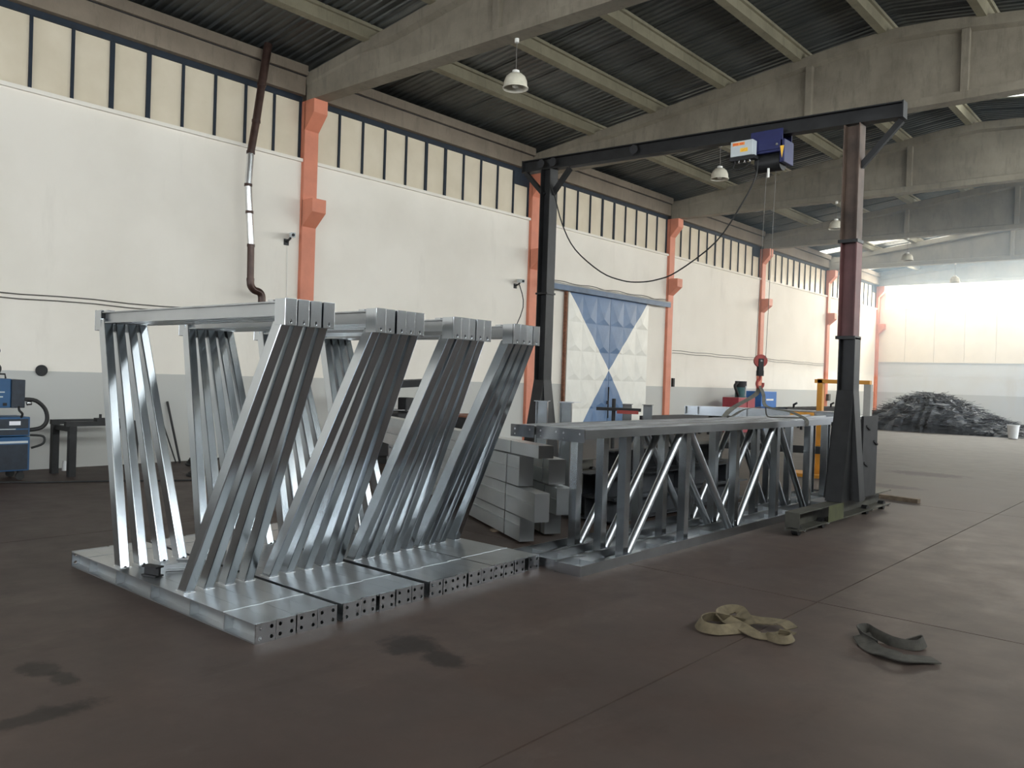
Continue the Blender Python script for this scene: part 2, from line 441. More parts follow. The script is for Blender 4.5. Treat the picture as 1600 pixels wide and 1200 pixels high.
# ---- eave gutter beams (one per bay)
EAVE_L = []
for k in range(-1, 6):
    j = k + 2
    y0 = CY[j-1] + .32 if j > 0 else Y0
    y1 = CY[j] - .02
    if k == -1: txt = 'out of view bay behind'
    else: txt = BAYTXT[k]
    if k >= 0:
        y0 = CY[k+2] + .32 - 0.0; y1 = (CY[k+3] - .02) if k+3 < len(CY) else Y1
    else:
        y0 = CY[1] + .32; y1 = CY[2] - .02
    root = thing('gutter_beam', 'brownish concrete eave beam above the wall windows, ' + txt, 'eave beam', (0, (y0+y1)/2, WTOP), 'concrete eave beams')
    MB().box(-.25, .10, y0, y1, WTOP, 7.30).build('beam_web', 'gutter_concrete', root)
    MB().box(-.30, .17, y0, y1, 7.315, 7.50).build('upper_lip', 'gutter_concrete', root)
    MB().box(-.25, .12, y0, y1, 7.30, 7.315).build('painted_shadow_line', 'black_matt', root)  # black strip paints the shade line under the lip

# ---- orange pillars
PIL = []
for j in range(2, 9):
    y = CY[j]
    nm = ORD[j-3] if j >= 3 else None
    lab = ('orange painted pillar with two brackets, %s from the left along the wall' % nm) if nm else 'orange painted pillar with two brackets left of the view'
    root = thing('wall_pillar', lab, 'pillar', (.0, y+.15, 0), 'orange wall pillars')
    MB().box(-.2, .09, y, y+.32, 0, 6.86).build('shaft', 'orange_paint', root, bevel=.012)
    MB().ext([(.05, 6.25), (.36, 6.60), (.36, 6.86), (.05, 6.86)], (0, y, 0), (0, y+.32, 0)).build('head_bracket', 'orange_paint', root, bevel=.008)
    MB().ext([(.05, 4.40), (.40, 4.69), (.40, 4.95), (.05, 4.95)], (0, y, 0), (0, y+.32, 0)).build('crane_corbel', 'orange_paint', root, bevel=.008)
    PIL.append(root)

# ---- tapered roof beams
def loft_beam(yc):
    m_ = MB(); sts = [.10, .9, 1.7, 2.4] + [3.2 + .8*i for i in range(0, 15)] + [W-2.4, W-1.7, W-.9, W-.10]
    rings = []
    for x in sts:
        e = min(x, W-x)
        t = .155 if e <= 1.7 else (.06 if e >= 2.4 else .155 - (.095*(e-1.7)/.7))
        zt = ztop(x); zb = 6.86
        a = .155; c_ = .17
        pr = [(-a, zb), (a, zb), (a, zb+.15), (t, zb+.18), (t, zt-.24), (c_, zt-.19), (c_, zt), (-c_, zt), (-c_, zt-.19), (-t, zt-.24), (-t, zb+.18), (-a, zb+.15)]
        rings.append([(x, yc+p[0], p[1]) for p in pr])
    n = 12; vs = [q for r_ in rings for q in r_]; fs = []
    for i in range(len(rings)-1):
        for k in range(n): fs.append((i*n+k, i*n+(k+1) % n, (i+1)*n+(k+1) % n, (i+1)*n+k))
    fs += [tuple(range(n))[::-1], tuple(range((len(rings)-1)*n, len(rings)*n))]
    return m_.add(vs, fs)
RIBS = {3: [5.0, 7.18], 4: [7.18, 10.0], 5: [7.18, 10.0], 6: [5.2, 8.47], 7: [7.15, 10.0], 8: [7.15, 10.0]}
BTXT = {2: 'concrete roof beam crossing overhead left of the camera', 3: 'tapered concrete roof beam nearest the camera, on the first orange pillar',
        4: 'tapered concrete roof beam behind the gantry crane, on the second orange pillar', 5: 'tapered concrete roof beam on the third orange pillar',
        6: 'tapered concrete roof beam on the fourth orange pillar', 7: 'hazy concrete roof beam on the fifth orange pillar',
        8: 'pale concrete roof beam in front of the bright end windows'}
for j in range(2, 9):
    yc = CY[j] + .16
    root = thing('roof_beam', BTXT[j], 'roof beam', (APEX, yc, 6.86), 'tapered roof beams')
    loft_beam(yc).build('beam_body', 'concrete', root)
    for x in RIBS.get(j, [7.18, 10.4]):
        zt = ztop(x)
        MB().box(x-.07, x+.07, yc-.16, yc+.16, 6.99, zt-.2).build('stiffener_rib', 'concrete', root, bevel=.01)

# ---- purlins
PX = [1.9, 3.6, 5.3, 6.95, 8.57, 10.25, 11.9]
for k in range(0, 6):
    y0 = CY[k+2] + .30; y1 = CY[k+3] + .02 if k+3 < len(CY) else Y1
    for i, x in enumerate(PX):
        z0 = ztop(x) - .03; sl = math.atan(.1255)*(1 if x < APEX else -1)
        if abs(x-APEX) < .5: sl *= .3
        root = thing('roof_purlin', 'concrete roof purlin, %s from the left wall, %s' % (ORD[i], BAYTXT[k]), 'purlin', (x, (y0+y1)/2, z0), 'concrete roof purlins')
        up = (-math.sin(sl), 0, math.cos(sl))
        MB().ext([(-.075, 0), (.075, 0), (.085, .20), (-.085, .20)], (x, y0-.15, z0), (x, y1+.15, z0), up).build('purlin_web', 'purlin_concrete', root)
        MB().ext([(-.13, .20), (.13, .20), (.13, .265), (-.13, .265)], (x, y0-.15, z0), (x, y1+.15, z0), up).build('purlin_flange', 'purlin_concrete', root)

# ---- corrugated roof
def sheet(x0, x1, z0, z1, wd):
    n = 6; p = wd/n; prof = []
    for i in range(n):
        b_ = i*p
        prof += [(b_, 0), (b_+p*.42, 0), (b_+p*.55, .026), (b_+p*.87, .026)]
    prof += [(wd, 0), (wd, -.025), (wd+.014, -.025), (wd+.014, .05)]
    back = [(y, z+.006 if z >= 0 else z) for y, z in prof[:-3]]
    m_ = MB(); k = len(prof)
    vs = [(x0, y, z0+z) for y, z in prof] + [(x1, y, z1+z) for y, z in prof]
    fs = [(i, i+1, k+i+1, k+i) for i in range(k-1)]
    return m_.add(vs, fs)
ceil_z = lambda x: ztop(x) + .26
wd = BAY/7
ceil = struct(MB().box(APEX-.14, APEX+.14, Y0, Y1+.3, ceil_z(APEX)+.06, ceil_z(APEX)+.10).build('ceiling', 'roof_sheet'))
protos = {}
zL0 = 7.36 + .1255*(-.35) + .25; zL1 = zL0 + .1255*(APEX+.35)
for side in (0, 1):
    for kind in ('roof_sheet', 'skylight_sheet'):
        mb = sheet(-.35, APEX, zL0, zL1, wd) if side == 0 else sheet(W+.35, APEX, zL0, zL1, wd)
        protos[(side, kind)] = None
        for i in range(0):
            pass
        o = mb.build('roof_sheet' if kind == 'roof_sheet' else 'skylight_sheet', kind, ceil)
        protos[(side, kind)] = o
ny = int((Y1 + .3 - Y0)/wd) + 1
used = set()
for i in range(ny):
    y = Y0 + i*wd
    for side in (0, 1):
        sky = (side == 0 and 36.0 < y < 36.2) or (side == 0 and 38.8 < y < 42.6) or (side == 1 and i % 14 == 5)  # last-bay skylights are added to let the extra lamp through
        key = (side, 'skylight_sheet' if sky else 'roof_sheet')
        src = protos[key]
        if key in used:
            o = src.copy(); COL.objects.link(o); o.parent = ceil
        else:
            o = src; used.add(key)
        o.location = (0, y, 0)
for key, o in list(protos.items()):
    if key not in used: bpy.data.objects.remove(o)

# ---- sliding door with embossed panels
DY0, DYM, DY1, DZ1 = 18.02, 20.05, 22.12, 4.03
door = struct(MB().box(.02, .05, DY0, DY1, .02, DZ1).build('door_1', 'white_paint'))
for (a, c_) in ((DY0, DYM-.006), (DYM+.006, DY1)):
    leaf = MB().box(.05, .07, a, c_, .02, DZ1).build('door_leaf', 'door_paint', door)
    nr, nc = 5, 3
    for r_ in range(nr):
        for q in range(nc):
            ya = a + (c_-a)*q/nc ; yb = a + (c_-a)*(q+1)/nc
            za = .03 + (DZ1-.04)*r_/nr ; zb = .03 + (DZ1-.04)*(r_+1)/nr
            ym = (ya+yb)/2; e = .0705; h = .098
            vs = [(e, ya, za), (e, yb, za), (e, yb, zb), (e, ya, zb), (h, ym, za+(zb-za)*.22), (.07, ya, za), (.07, yb, za), (.07, yb, zb), (.07, ya, zb), (e+.002, ym, zb)]
            fs = [(0,1,4), (1,2,4), (2,9,4), (9,3,4), (3,0,4), (0,5,6,1), (1,6,7,2), (2,7,8,3,9), (3,8,5,0)]
            MB().add(vs, fs).build('embossed_panel', 'door_paint', leaf)
MB().box(.10, .135, DYM-.09, DYM-.03, .95, 1.05).build('handle', 'black_steel', door)
MB().cyl((.13, DYM-.05, .55), (.13, DYM-.05, 1.45), .018).build('lock_bar', 'black_steel', door)
rail = thing('door_rail', 'blue steel sliding-door rail above the hourglass door', 'door rail', (.1, 19.6, 4.03))
MB().box(.0, .22, 16.75, 23.2, 4.16, 4.20).build('cover_plate', 'old_concrete', rail)
MB().box(.17, .22, 16.75, 23.2, 4.02, 4.16).build('face_plate', 'rail_blue', rail)
tag(MB().box(.03, .11, 17.87, 17.93, 0, 4.02).build('guide_post', 'rust'), 'rusty vertical door guide post left of the hourglass door', 'post')

# ================================================================== V-FRAMES IN FOUR STACKS
base_edges = [[(2.76,2.898),(2.898,3.04),(3.054,3.208),(3.208,3.358)],
              [(3.394,3.545),(3.563,3.69),(3.713,3.851),(3.874,4.018),(4.018,4.136)],
              [(4.192,4.325),(4.325,4.453),(4.464,4.588),(4.603,4.746),(4.761,4.91)],
              [(4.925,5.041),(5.041,5.168),(5.184,5.315),(5.365,5.51)]]
top_c = [[2.952,3.047,3.147,3.240], [3.660,3.758,3.855,3.950,4.040], [4.415,4.503,4.591,4.679,4.767], [5.140,5.230,5.320,5.412]]
STK = ['leftmost stack', 'second stack from the left', 'third stack from the left', 'rightmost stack']
def vframe(stack, idx, e, fe, yt, jit):
    c1 = lambda y: y + .034*(y - 2.8)
    ya, yb = c1(e[0]) + .003, c1(e[1]) - .003
    yc = (ya+yb)/2; wd_ = yb - ya; yt = yt + .03*(yt-2.8)
    dx = -.045*(yc - 2.8) + jit
    H_ = .118
    root = thing('steel_v_frame', 'galvanised V-shaped frame, %s from the left in the %s' % (ORD[idx], STK[stack]), 'steel frame',
                 (8.05+dx, yc, 0), 'galvanised V-shaped frames')
    X0, X1 = 6.70+dx, 9.385+dx
    # bottom beam
    fa, fb = c1(fe[0])+.001, c1(fe[1])-.001; fw = fb-fa; fc = (fa+fb)/2
    MB().ext(I_prof(fw, H_, .009, .008), (X0, fc, H_/2), (X1, fc, H_/2)).build('bottom_beam', 'galvanised_dull', root)
    for sx in (7.02, 7.5, 8.05, 8.60, 9.03):
        sw = fw/2 - .006
        MB().box(sx+dx-.005, sx+dx+.005, fc-sw, fc+sw, .0095, H_-.0095).build('stiffener', 'galvanised_dull', root)
    hol = [(u*wd_*.29, v*.031, .0125, .0125) for u in (-1, 1) for v in (-1, 1)]
    MB().plate(wd_, H_+.004, .012, hol, (X1+.006, yc, H_/2+.002), (0,1,0), (0,0,1)).build('end_plate', 'galvanised_plate', root)
    MB().plate(wd_, H_+.004, .012, hol, (X0-.006, yc, H_/2+.002), (0,1,0), (0,0,1)).build('end_plate', 'galvanised_plate', root)
    for sx in (6.98, 9.02):
        MB().bar((sx+dx, fa, H_+.001), (sx+dx, fb, H_+.001), .009, .004).build('weld_seam', 'galvanised_tube', root)
    # struts: square tubes
    sw = .070
    def strut(xb, xt, zt, nm):
        p0 = Vector((xb+dx, yc, H_)); p1 = Vector((xt+dx, yt, zt))
        # cut flat on the bottom beam: sheared box built from horizontal sections
        hx = .054
        vs = []
        for p in (p0, p1):
            vs += [(p.x-hx, p.y-sw/2, p.z), (p.x+hx, p.y-sw/2, p.z), (p.x+hx, p.y+sw/2, p.z), (p.x-hx, p.y+sw/2, p.z)]
        fs = [(0,1,5,4),(1,2,6,5),(2,3,7,6),(3,0,4,7),(4,5,6,7),(0,3,2,1)]
        st = MB().add(vs, fs).build(nm, 'galvanised', root, bevel=.007)
        # drain notch at the foot and weld bead
        MB().cyl((xb+dx+hx-.01, yc, H_+.007), (xb+dx+hx+.0035, yc, H_+.007), .009, n=8).build('drain_hole', 'black_matt', st)
        MB().box(xb+dx-hx-.008, xb+dx+hx+.008, yc-sw/2-.008, yc+sw/2+.008, H_-.001, H_+.004).build('weld_bead', 'chrome', st)
        return st
    strut(8.415, 9.285, 1.955, 'front_strut')
    strut(7.455, 6.735, 2.02, 'rear_strut')
    # head boxes with cap plates
    for (xa, xb, s_) in ((9.255, 9.365, 1), (6.645, 6.745, -1)):
        hb = MB()
        hb.box(xa+dx, xb+dx, yt-.040, yt-.034, 1.925, 2.088).box(xa+dx, xb+dx, yt+.034, yt+.040, 1.925, 2.088)
        hb.box(xa+dx, xb+dx, yt-.034, yt+.034, 2.080, 2.088)
        hd = hb.build('head_box', 'galvanised', root)
        xp = (xb if s_ > 0 else xa) + dx + s_*.004
        MB().plate(.083, .168, .008, [(.0, -.058, .007, .011)], (xp + random.uniform(-.004, .014), yt, 2.006), Vector((random.uniform(-.05,.05),1,0)), (0,0,1)).build('cap_plate', 'galvanised_plate', hd, bevel=.003)
    # top beam
    MB().ext(I_prof(.064, .092, .009, .006), (6.745+dx, yt, 2.028), (9.255+dx, yt, 2.028)).build('top_beam', 'galvanised_dull', root)
    MB().box(9.16+dx, 9.22+dx, yt-.03, yt+.03, 2.0745, 2.086).build('lifting_lug', 'galvanised_plate', root)
    MB().box(6.78+dx, 6.84+dx, yt-.03, yt+.03, 2.0745, 2.086).build('lifting_lug', 'galvanised_plate', root)
    return root
for s_, (be, tc) in enumerate(zip(base_edges, top_c)):
    for i, (e, yt) in enumerate(zip(be, tc)):
        fe = (be[i-1][1]/2 + e[0]/2 if i else e[0], be[i+1][0]/2 + e[1]/2 if i+1 < len(be) else e[1])
        vframe(s_, i, e, fe, yt, random.uniform(-.012, .012))
# offcuts lying on the bottom beams of the first stack
for (x, y, rz, a, lab) in ((7.87, 2.86, .3, .075, 'small dark steel block lying on the leftmost frame stack'), (7.82, 3.06, 1.1, .05, 'small bent channel clip lying beside the steel block'), (7.72, 3.2, .8, .05, 'small channel clip lying near the rear struts')):
    o = MB().ext(C_prof(a, a*.9, .008) if a < .07 else I_prof(a, a, .012, .02), (-.07, 0, a*.46), (.07, 0, a*.46)).build('steel_offcut', 'galvanised_dull' if a < .07 else 'black_steel')
    o.location = (x, y, .124); o.rotation_euler = (0, 0, rz); tag(o, lab, 'offcut')

# ================================================================== TRUSSES
def truss(xa, xb, y0, y1, label, vy, endv):
    xc = (xa+xb)/2
    root = thing('steel_truss', label, 'truss', (xc, (y0+y1)/2, 0), 'galvanised trusses side by side')
    # bottom chord: open tray
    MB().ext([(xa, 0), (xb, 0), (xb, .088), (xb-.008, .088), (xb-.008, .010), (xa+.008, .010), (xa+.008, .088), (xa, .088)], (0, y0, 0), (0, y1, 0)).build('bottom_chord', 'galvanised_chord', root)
    MB().box(xa, xb, y0-.008, y0, 0, .088).build('end_plate', 'galvanised_plate', root)
    MB().box(xa, xb, y1, y1+.008, 0, .088).build('end_plate', 'galvanised_plate', root)
    yy = y0 + .35
    while yy < y1:
        MB().box(xa+.009, xb-.009, yy-.004, yy+.004, .010, .055).build('tray_rib', 'galvanised_tube', root)
        yy += .55
    # top chord
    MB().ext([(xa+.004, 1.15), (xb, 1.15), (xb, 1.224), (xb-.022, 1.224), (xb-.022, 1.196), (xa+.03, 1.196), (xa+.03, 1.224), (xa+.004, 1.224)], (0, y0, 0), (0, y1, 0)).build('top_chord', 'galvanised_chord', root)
    MB().plate(xb-xa-.004, .11, .008, [(-.085,.015,.010,.010),(.085,.015,.010,.010),(-.085,-.03,.008,.008)], (xc, y0-.006, 1.175), (1,0,0), (0,0,1)).build('top_end_plate', 'galvanised_plate', root)
    for y in vy:
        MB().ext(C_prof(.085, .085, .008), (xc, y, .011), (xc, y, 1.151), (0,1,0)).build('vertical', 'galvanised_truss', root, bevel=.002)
        MB().box(xa+.02, xb-.02, y-.07, y+.07, .0105, .018).build('gusset', 'galvanised_tube', root)
    for y in endv:
        MB().ext(I_prof(.10, .10, .009, .008), (xc, y, .011), (xc, y, 1.151), (0,1,0)).build('end_post', 'galvanised_truss', root)
    for i in range(len(vy)-1):
        a, b_ = vy[i], vy[i+1]
        if i % 2 == 0: p0, p1 = (xc, a+.085, .05), (xc, b_-.085, 1.15)
        else: p0, p1 = (xc, a+.085, 1.15), (xc, b_-.085, .05)
        MB().cyl(p0, p1, .038, n=16).build('diagonal', 'galvanised_tube', root, smooth=True)
    return root
VY = [6.44, 7.55, 8.68, 9.78, 10.82]
truss(9.425, 9.70, 5.62, 11.25, 'galvanised steel lattice truss nearest the open floor, of three side by side', VY, [])
truss(9.145, 9.415, 5.66, 12.45, 'galvanised steel lattice truss in the middle of three side by side', [y+.05 for y in VY], [12.2])
truss(8.865, 9.135, 5.64, 12.60, 'galvanised steel lattice truss farthest from the open floor, of three', [y+.02 for y in VY], [12.38])

# ================================================================== PILE OF BEAMS BEHIND
d_ = Vector((.882, -.470, 0)); nrm = Vector((.470, .882, 0)); E0 = Vector((8.52, 6.32, 0))
def pile_beam(s0, n0, z0, h, wd_, L, lab, da=0.0):
    d2 = Vector((math.cos(da)*d_.x - math.sin(da)*d_.y, math.sin(da)*d_.x + math.cos(da)*d_.y, 0))
    p1 = E0 + d_*s0 + nrm*n0 + Vector((0, 0, z0 + h/2)); p0 = p1 - d2*L
    root = thing('steel_beam', lab, 'steel beam', (p1.x, p1.y, z0), 'galvanised beams in the pile')
    a_, hh = wd_/2, (h-.010)/2
    if h > .2: pr = [(a_,-hh), (a_,.02), (a_-.035,.02), (a_-.035,.055), (a_,.055), (a_,hh), (-a_,hh), (-a_,-hh)]
    else: pr = [(a_,-hh), (a_,hh), (-a_,hh), (-a_,-hh)]
    MB().ext(pr, p0, p1).build('beam_body', 'galvanised_pile', root)
    nn = Vector((-d2.y, d2.x, 0))
    MB().bar(p1, p1 + d2*.012, wd_+.004, h-.012, (0,0,1)).build('end_plate', 'galvanised_dull', root)
    MB().bar(p0 - d2*.012, p0, wd_+.02, h, (0,0,1)).build('end_plate', 'galvanised_plate', root)
    # tie wire round the beam
    q = p1 - d2*(s0 + .42)
    MB().bar(q - nn*(wd_/2+.003) - Vector((0,0,h/2-.002)), q - nn*(wd_/2+.003) + Vector((0,0,h/2-.002)), .004, .022, (d2.x, d2.y, 0)).build('tie_strap', 'galvanised_plate', root)
    return root
PL = [(0.0, 0.0, .022, .245, .15, 6.0, 'lowest grooved beam of the pile behind the rightmost frame stack', 0),
      (.33, .01, .268, .285, .15, 6.0, 'grooved beam of the pile reaching farthest forward, second layer', .01),
      (-.12, .02, .554, .305, .15, 6.0, 'grooved beam with the shortest end, third layer of the pile', .05),
      (.18, .10, .861, .135, .16, 5.6, 'topmost slim beam of the pile, tucked under the truss ends', .09),
      (-.32, .42, .022, .225, .18, 6.0, 'grooved beam on the floor in the rear row of the pile', -.03),
      (-.10, .45, .255, .28, .18, 6.0, 'middle grooved beam in the rear row of the pile', -.02),
      (-.25, .42, .545, .27, .18, 5.5, 'upper grooved beam in the rear row of the pile', -.05)]
for a in PL: pile_beam(*a)
for (s_, lab) in ((.7, 'timber bearer under the near end of the beam pile'), (4.6, 'timber bearer under the far end of the beam pile')):
    q = E0 - d_*s_
    tag(MB().bar(q - nrm*.12 + Vector((0,0,.01)), q + nrm*.6 + Vector((0,0,.01)), .09, .019).build('timber_bearer', 'timber'), lab, 'timber')

# stack of dark sections behind the trusses
DK = [('nearest the trusses on the floor', 8.42, 0.03, 4.4), ('in the middle on the floor', 8.12, 0.03, 4.8), ('farthest from the trusses on the floor', 7.82, 0.03, 4.5),
      ('nearest the trusses in the second layer', 8.40, .295, 3.6), ('farther back in the second layer', 8.08, .295, 4.2), ('alone on top of the dark stack', 8.22, .56, 3.9)]
for (txt, x, z, L) in DK:
    y1_ = 11.4 - (4.8-L)*.4; y0_ = y1_ - L
    y0_ = max(y0_, 7.85 + (.25 if z > .4 else 0))
    root = thing('dark_steel_section', 'dark steel section behind the trusses, ' + txt, 'steel beam', (x, (y0_+y1_)/2, z), 'dark sections behind the trusses')
    MB().ext(I_prof(.24, .262, .014, .010), (x, y0_, z+.131), (x, y1_, z+.131)).build('section_body', 'scrap_steel', root)
    for yy in (y0_+.3, (y0_+y1_)/2, y1_-.3):
        MB().box(x-.11, x+.11, yy-.005, yy+.005, z+.0145, z+.2475).build('stiffener', 'scrap_steel', root)
for y in (8.2, 10.6):
    tag(MB().box(7.68, 8.56, y-.05, y+.05, 0, .029).build('timber_bearer', 'timber'), 'timber bearer under the dark sections, %s end' % ('near' if y < 9 else 'far'), 'timber')

# short upright I-sections behind the trusses
for (x, y, h, lab, pap) in ((6.85, 8.58, 1.34, 'upright galvanised I-post just left of the paper-topped post', 0), (7.09, 8.79, 1.33, 'upright galvanised I-post with a sheet of paper on top', 1),
                       (6.06, 11.86, 1.25, 'upright galvanised I-post below the hourglass door, left of a pair', 0), (6.32, 12.09, 1.25, 'upright galvanised I-post below the hourglass door, right of a pair', 0)):
    root = thing('steel_post', lab, 'steel post', (x, y, 0), 'short upright posts behind the trusses')
    rot = .55
    MB().ext(I_prof(.15, .15, .010, .008), (x, y, .012), (x, y, h), (math.cos(rot), math.sin(rot), 0)).build('post_shaft', 'galvanised', root)
    MB().bar((x, y, h), (x, y, h+.01), .24, .19, (math.cos(rot), math.sin(rot), 0)).build('cap_plate', 'galvanised_plate', root)
    MB().bar((x, y, 0), (x, y, .012), .26, .26, (math.cos(rot), math.sin(rot), 0)).build('base_plate', 'galvanised_plate', root)
    if pap:
        o = MB().add([(x-.02,y-.13,h+.012),(x+.22,y-.02,h+.012),(x+.12,y+.2,h+.012),(x-.12,y+.09,h+.012),(x-.02,y-.13,h+.0135),(x+.22,y-.02,h+.0135),(x+.12,y+.2,h+.0135),(x-.12,y+.09,h+.0135)], [(3,2,1,0),(4,5,6,7),(0,1,5,4),(1,2,6,5),(2,3,7,6),(3,0,4,7)]).build('paper_sheet', 'paper')
        tag(o, 'loose white paper sheet lying on a steel post', 'paper')

# red and black clamp stand behind the trusses
root = thing('clamp_stand', 'red and black clamp stand below the hourglass door', 'clamp', (6.9, 10.2, 0))
bx, by = 6.9, 10.2
MB().cyl((bx, by, 0), (bx, by, 1.38), .028).build('pole', 'black_steel', root, smooth=True)
MB().bar((bx-.22, by-.12, 1.225), (bx+.35, by+.19, 1.225), .12, .045).build('clamp_bar', 'black_steel', root)
MB().bar((bx+.05, by+.02, 1.19), (bx+.32, by+.17, 1.19), .12, .05).build('clamp_jaw', 'hook_red', root)
MB().lathe([(.001, 0), (.2, 0), (.2, .02), (.03, .03), (.001, .03)], (bx, by, 0)).build('foot', 'black_steel', root)

# ================================================================== GANTRY CRANE
GY = 10.5
root = thing('gantry_crane', 'tall dark steel portal gantry crane straddling the trusses', 'gantry crane', (7.7, GY, 0))
pA, pB = Vector((4.77, GY+.02, 5.135)), Vector((10.71, GY-.02, 4.985))
MB().ext(I_prof(.15, .19, .014, .012), pA, pB).build('bridge_beam', 'black_steel', root)
MB().box(10.705, 10.72, GY-.10, GY+.06, 4.885, 5.085).build('stop_plate', 'black_steel', root)
MB().box(4.755, 4.77, GY-.06, GY+.10, 5.035, 5.235).build('stop_plate', 'black_steel', root)
# bolt discs on the beam web
for x in (5.18, 5.42, 6.95):
    z = 5.135 - .15*(x-4.77)/5.94
    MB().cyl((x, GY-.085, z), (x, GY-.076, z), .07, n=14).build('round_patch', 'black_matt', root)
def hpost(x, zb, zt, mat, nm='post'):
    return MB().ext(I_prof(.20, .20, .014, .012), (x, GY, zb), (x, GY, zt), (1,0,0)).build(nm, mat, root)
zl = 5.03; zr = 4.90
hpost(5.30, .27, zl, 'black_steel', 'left_post')
hpost(10.16, .27, 2.27, 'black_steel', 'right_post_lower')
hpost(10.14, 2.27, 3.46, 'primer_red', 'right_post_middle')
hpost(10.13, 3.46, zr, 'primer_brown', 'right_post_upper')
MB().box(10.02, 10.26, GY-.11, GY+.11, 2.25, 2.29).build('splice_plate', 'black_steel', root)
MB().box(10.01, 10.25, GY-.11, GY+.11, 3.44, 3.48).build('splice_plate', 'black_steel', root)
MB().box(5.18, 5.42, GY-.11, GY+.11, 3.0, 3.03).build('splice_plate', 'black_steel', root)
MB().bar((5.22, GY, 4.62), (4.82, GY, 5.02), .07, .07).build('knee_brace', 'black_steel', root)
MB().bar((5.38, GY, 4.62), (5.72, GY, 4.99), .07, .07).build('knee_brace', 'black_steel', root)
MB().bar((10.22, GY, 4.38), (10.68, GY, 4.87), .06, .07).build('knee_brace', 'black_steel', root)
# flared foot gussets and end carriages
for x, nm in ((5.30, 'left'), (10.16, 'right')):
    for sy in (-1, 1):
        MB().add([(x-.10, GY+sy*.101, .27), (x-.10, GY+sy*.101, 1.62), (x-.10, GY+sy*.38, .27), (x+.10, GY+sy*.101, .27), (x+.10, GY+sy*.101, 1.62), (x+.10, GY+sy*.38, .27)],
                 [(0,1,2),(3,5,4),(0,3,4,1),(1,4,5,2),(0,2,5,3)]).build('foot_gusset', 'black_steel', root)
    for sx in (-1, 1):
        MB().add([(x+sx*.101, GY-.10, .27), (x+sx*.101, GY-.10, 1.62), (x+sx*.22, GY-.10, .27), (x+sx*.101, GY+.10, .27), (x+sx*.101, GY+.10, 1.62), (x+sx*.22, GY+.10, .27)],
                 [(0,1,2),(3,5,4),(0,3,4,1),(1,4,5,2),(0,2,5,3)]).build('foot_gusset', 'black_steel', root)
    car = MB().ext(C_prof(.17, .20, .012), (x, 8.9, .165), (x, 12.1, .165)).build('end_carriage', 'olive_steel', root)
    MB().box(x-.075, x+.085, 8.892, 8.90, .10, .265).build('carriage_end_plate', 'olive_steel', car)
    MB().box(x+.0851, x+.088, 9.75, 10.25, .07, .26).build('paint_patch', 'olive_patch', car)
    for yw in (9.02, 9.75, 11.3, 11.98):
        MB().cyl((x-.035, yw, .06), (x+.035, yw, .06), .06, n=16).build('wheel', 'black_steel', car, smooth=True)
        MB().cyl((x+.036, yw, .06), (x+.10, yw, .06), .014, n=8).build('axle', 'chrome', car)
MB().box(10.27, 10.30, 10.7, 11.25, .28, 1.3).build('side_shield', 'black_matt', root)
for (z, y) in ((1.18, 10.8), (.98, 11.1), (.72, 10.75)):
    MB().bar((10.30, y, z), (10.312, y+.12, z-.05), .02, .02).build('torn_edge', 'black_matt', root)
# cable from the left post sagging to the hoist
cab = [(5.42, 10.38, 4.75), (5.52, 10.38, 4.55), (5.69, 10.38, 4.09), (5.96, 10.38, 3.67), (6.46, 10.38, 3.29), (6.85, 10.38, 3.14), (7.15, 10.38, 3.10), (7.45, 10.38, 3.12), (7.78, 10.38, 3.22), (8.36, 10.38, 3.59), (8.72, 10.38, 4.07), (8.90, 10.38, 4.40), (8.93, 10.38, 4.62)]
def smoothpts(pts, n=4):
    P = [Vector(p) for p in pts]; out = []
    for i in range(len(P)-1):
        a = P[max(i-1, 0)]; b_ = P[i]; c_ = P[i+1]; d = P[min(i+2, len(P)-1)]
        for k in range(n):
            t = k/n
            out.append(.5*((2*b_) + (c_-a)*t + (2*a-5*b_+4*c_-d)*t*t + (3*b_-a-3*c_+d)*t**3))
    return out + [P[-1]]
tag(MB().tube(smoothpts(cab), .010).build('hoist_cable', 'rubber', smooth=True), 'black power cable sagging from the gantry post to the hoist', 'cable')

# ---- electric hoist
hx, hy = 9.04, GY
root = thing('electric_hoist', 'blue electric hoist with grey control box under the gantry beam', 'hoist', (hx, hy, 4.5))
MB().box(8.83, 9.27, hy-.15, hy-.135, 4.73, 4.99).build('trolley_plate', 'hoist_blue', root, bevel=.004)
MB().box(8.83, 9.27, hy+.135, hy+.15, 4.73, 4.99).build('trolley_plate', 'hoist_blue', root)
MB().box(8.84, 9.26, hy-.134, hy+.134, 4.70, 4.80).build('trolley_cross', 'hoist_blue', root)
for x in (8.89, 9.2):
    MB().cyl((x, hy-.165, 4.785), (x, hy-.15, 4.785), .018, n=8).build('axle_bolt', 'chrome', root)
MB().cyl((8.88, hy, 4.60), (9.22, hy, 4.60), .125, n=20).build('drum', 'black_steel', root, smooth=True)
MB().box(9.235, 9.30, hy-.15, hy+.15, 4.55, 4.85).build('gear_case', 'hoist_blue', root, bevel=.01)
MB().add([(9.24, hy-.152, 4.76), (9.295, hy-.152, 4.76), (9.268, hy-.152, 4.60), (9.24, hy-.15, 4.76), (9.295, hy-.15, 4.76), (9.268, hy-.15, 4.60)], [(0,2,1),(3,4,5),(0,1,4,3),(1,2,5,4),(2,0,3,5)]).build('warning_triangle', 'sticker_yellow', root)
cb = MB().box(8.62, 8.93, hy-.30, hy-.17, 4.665, 4.865).build('control_box', 'box_grey', root, bevel=.006)
MB().box(8.65, 8.82, hy-.3025, hy-.3005, 4.805, 4.845).build('sticker', 'sticker_orange', cb)
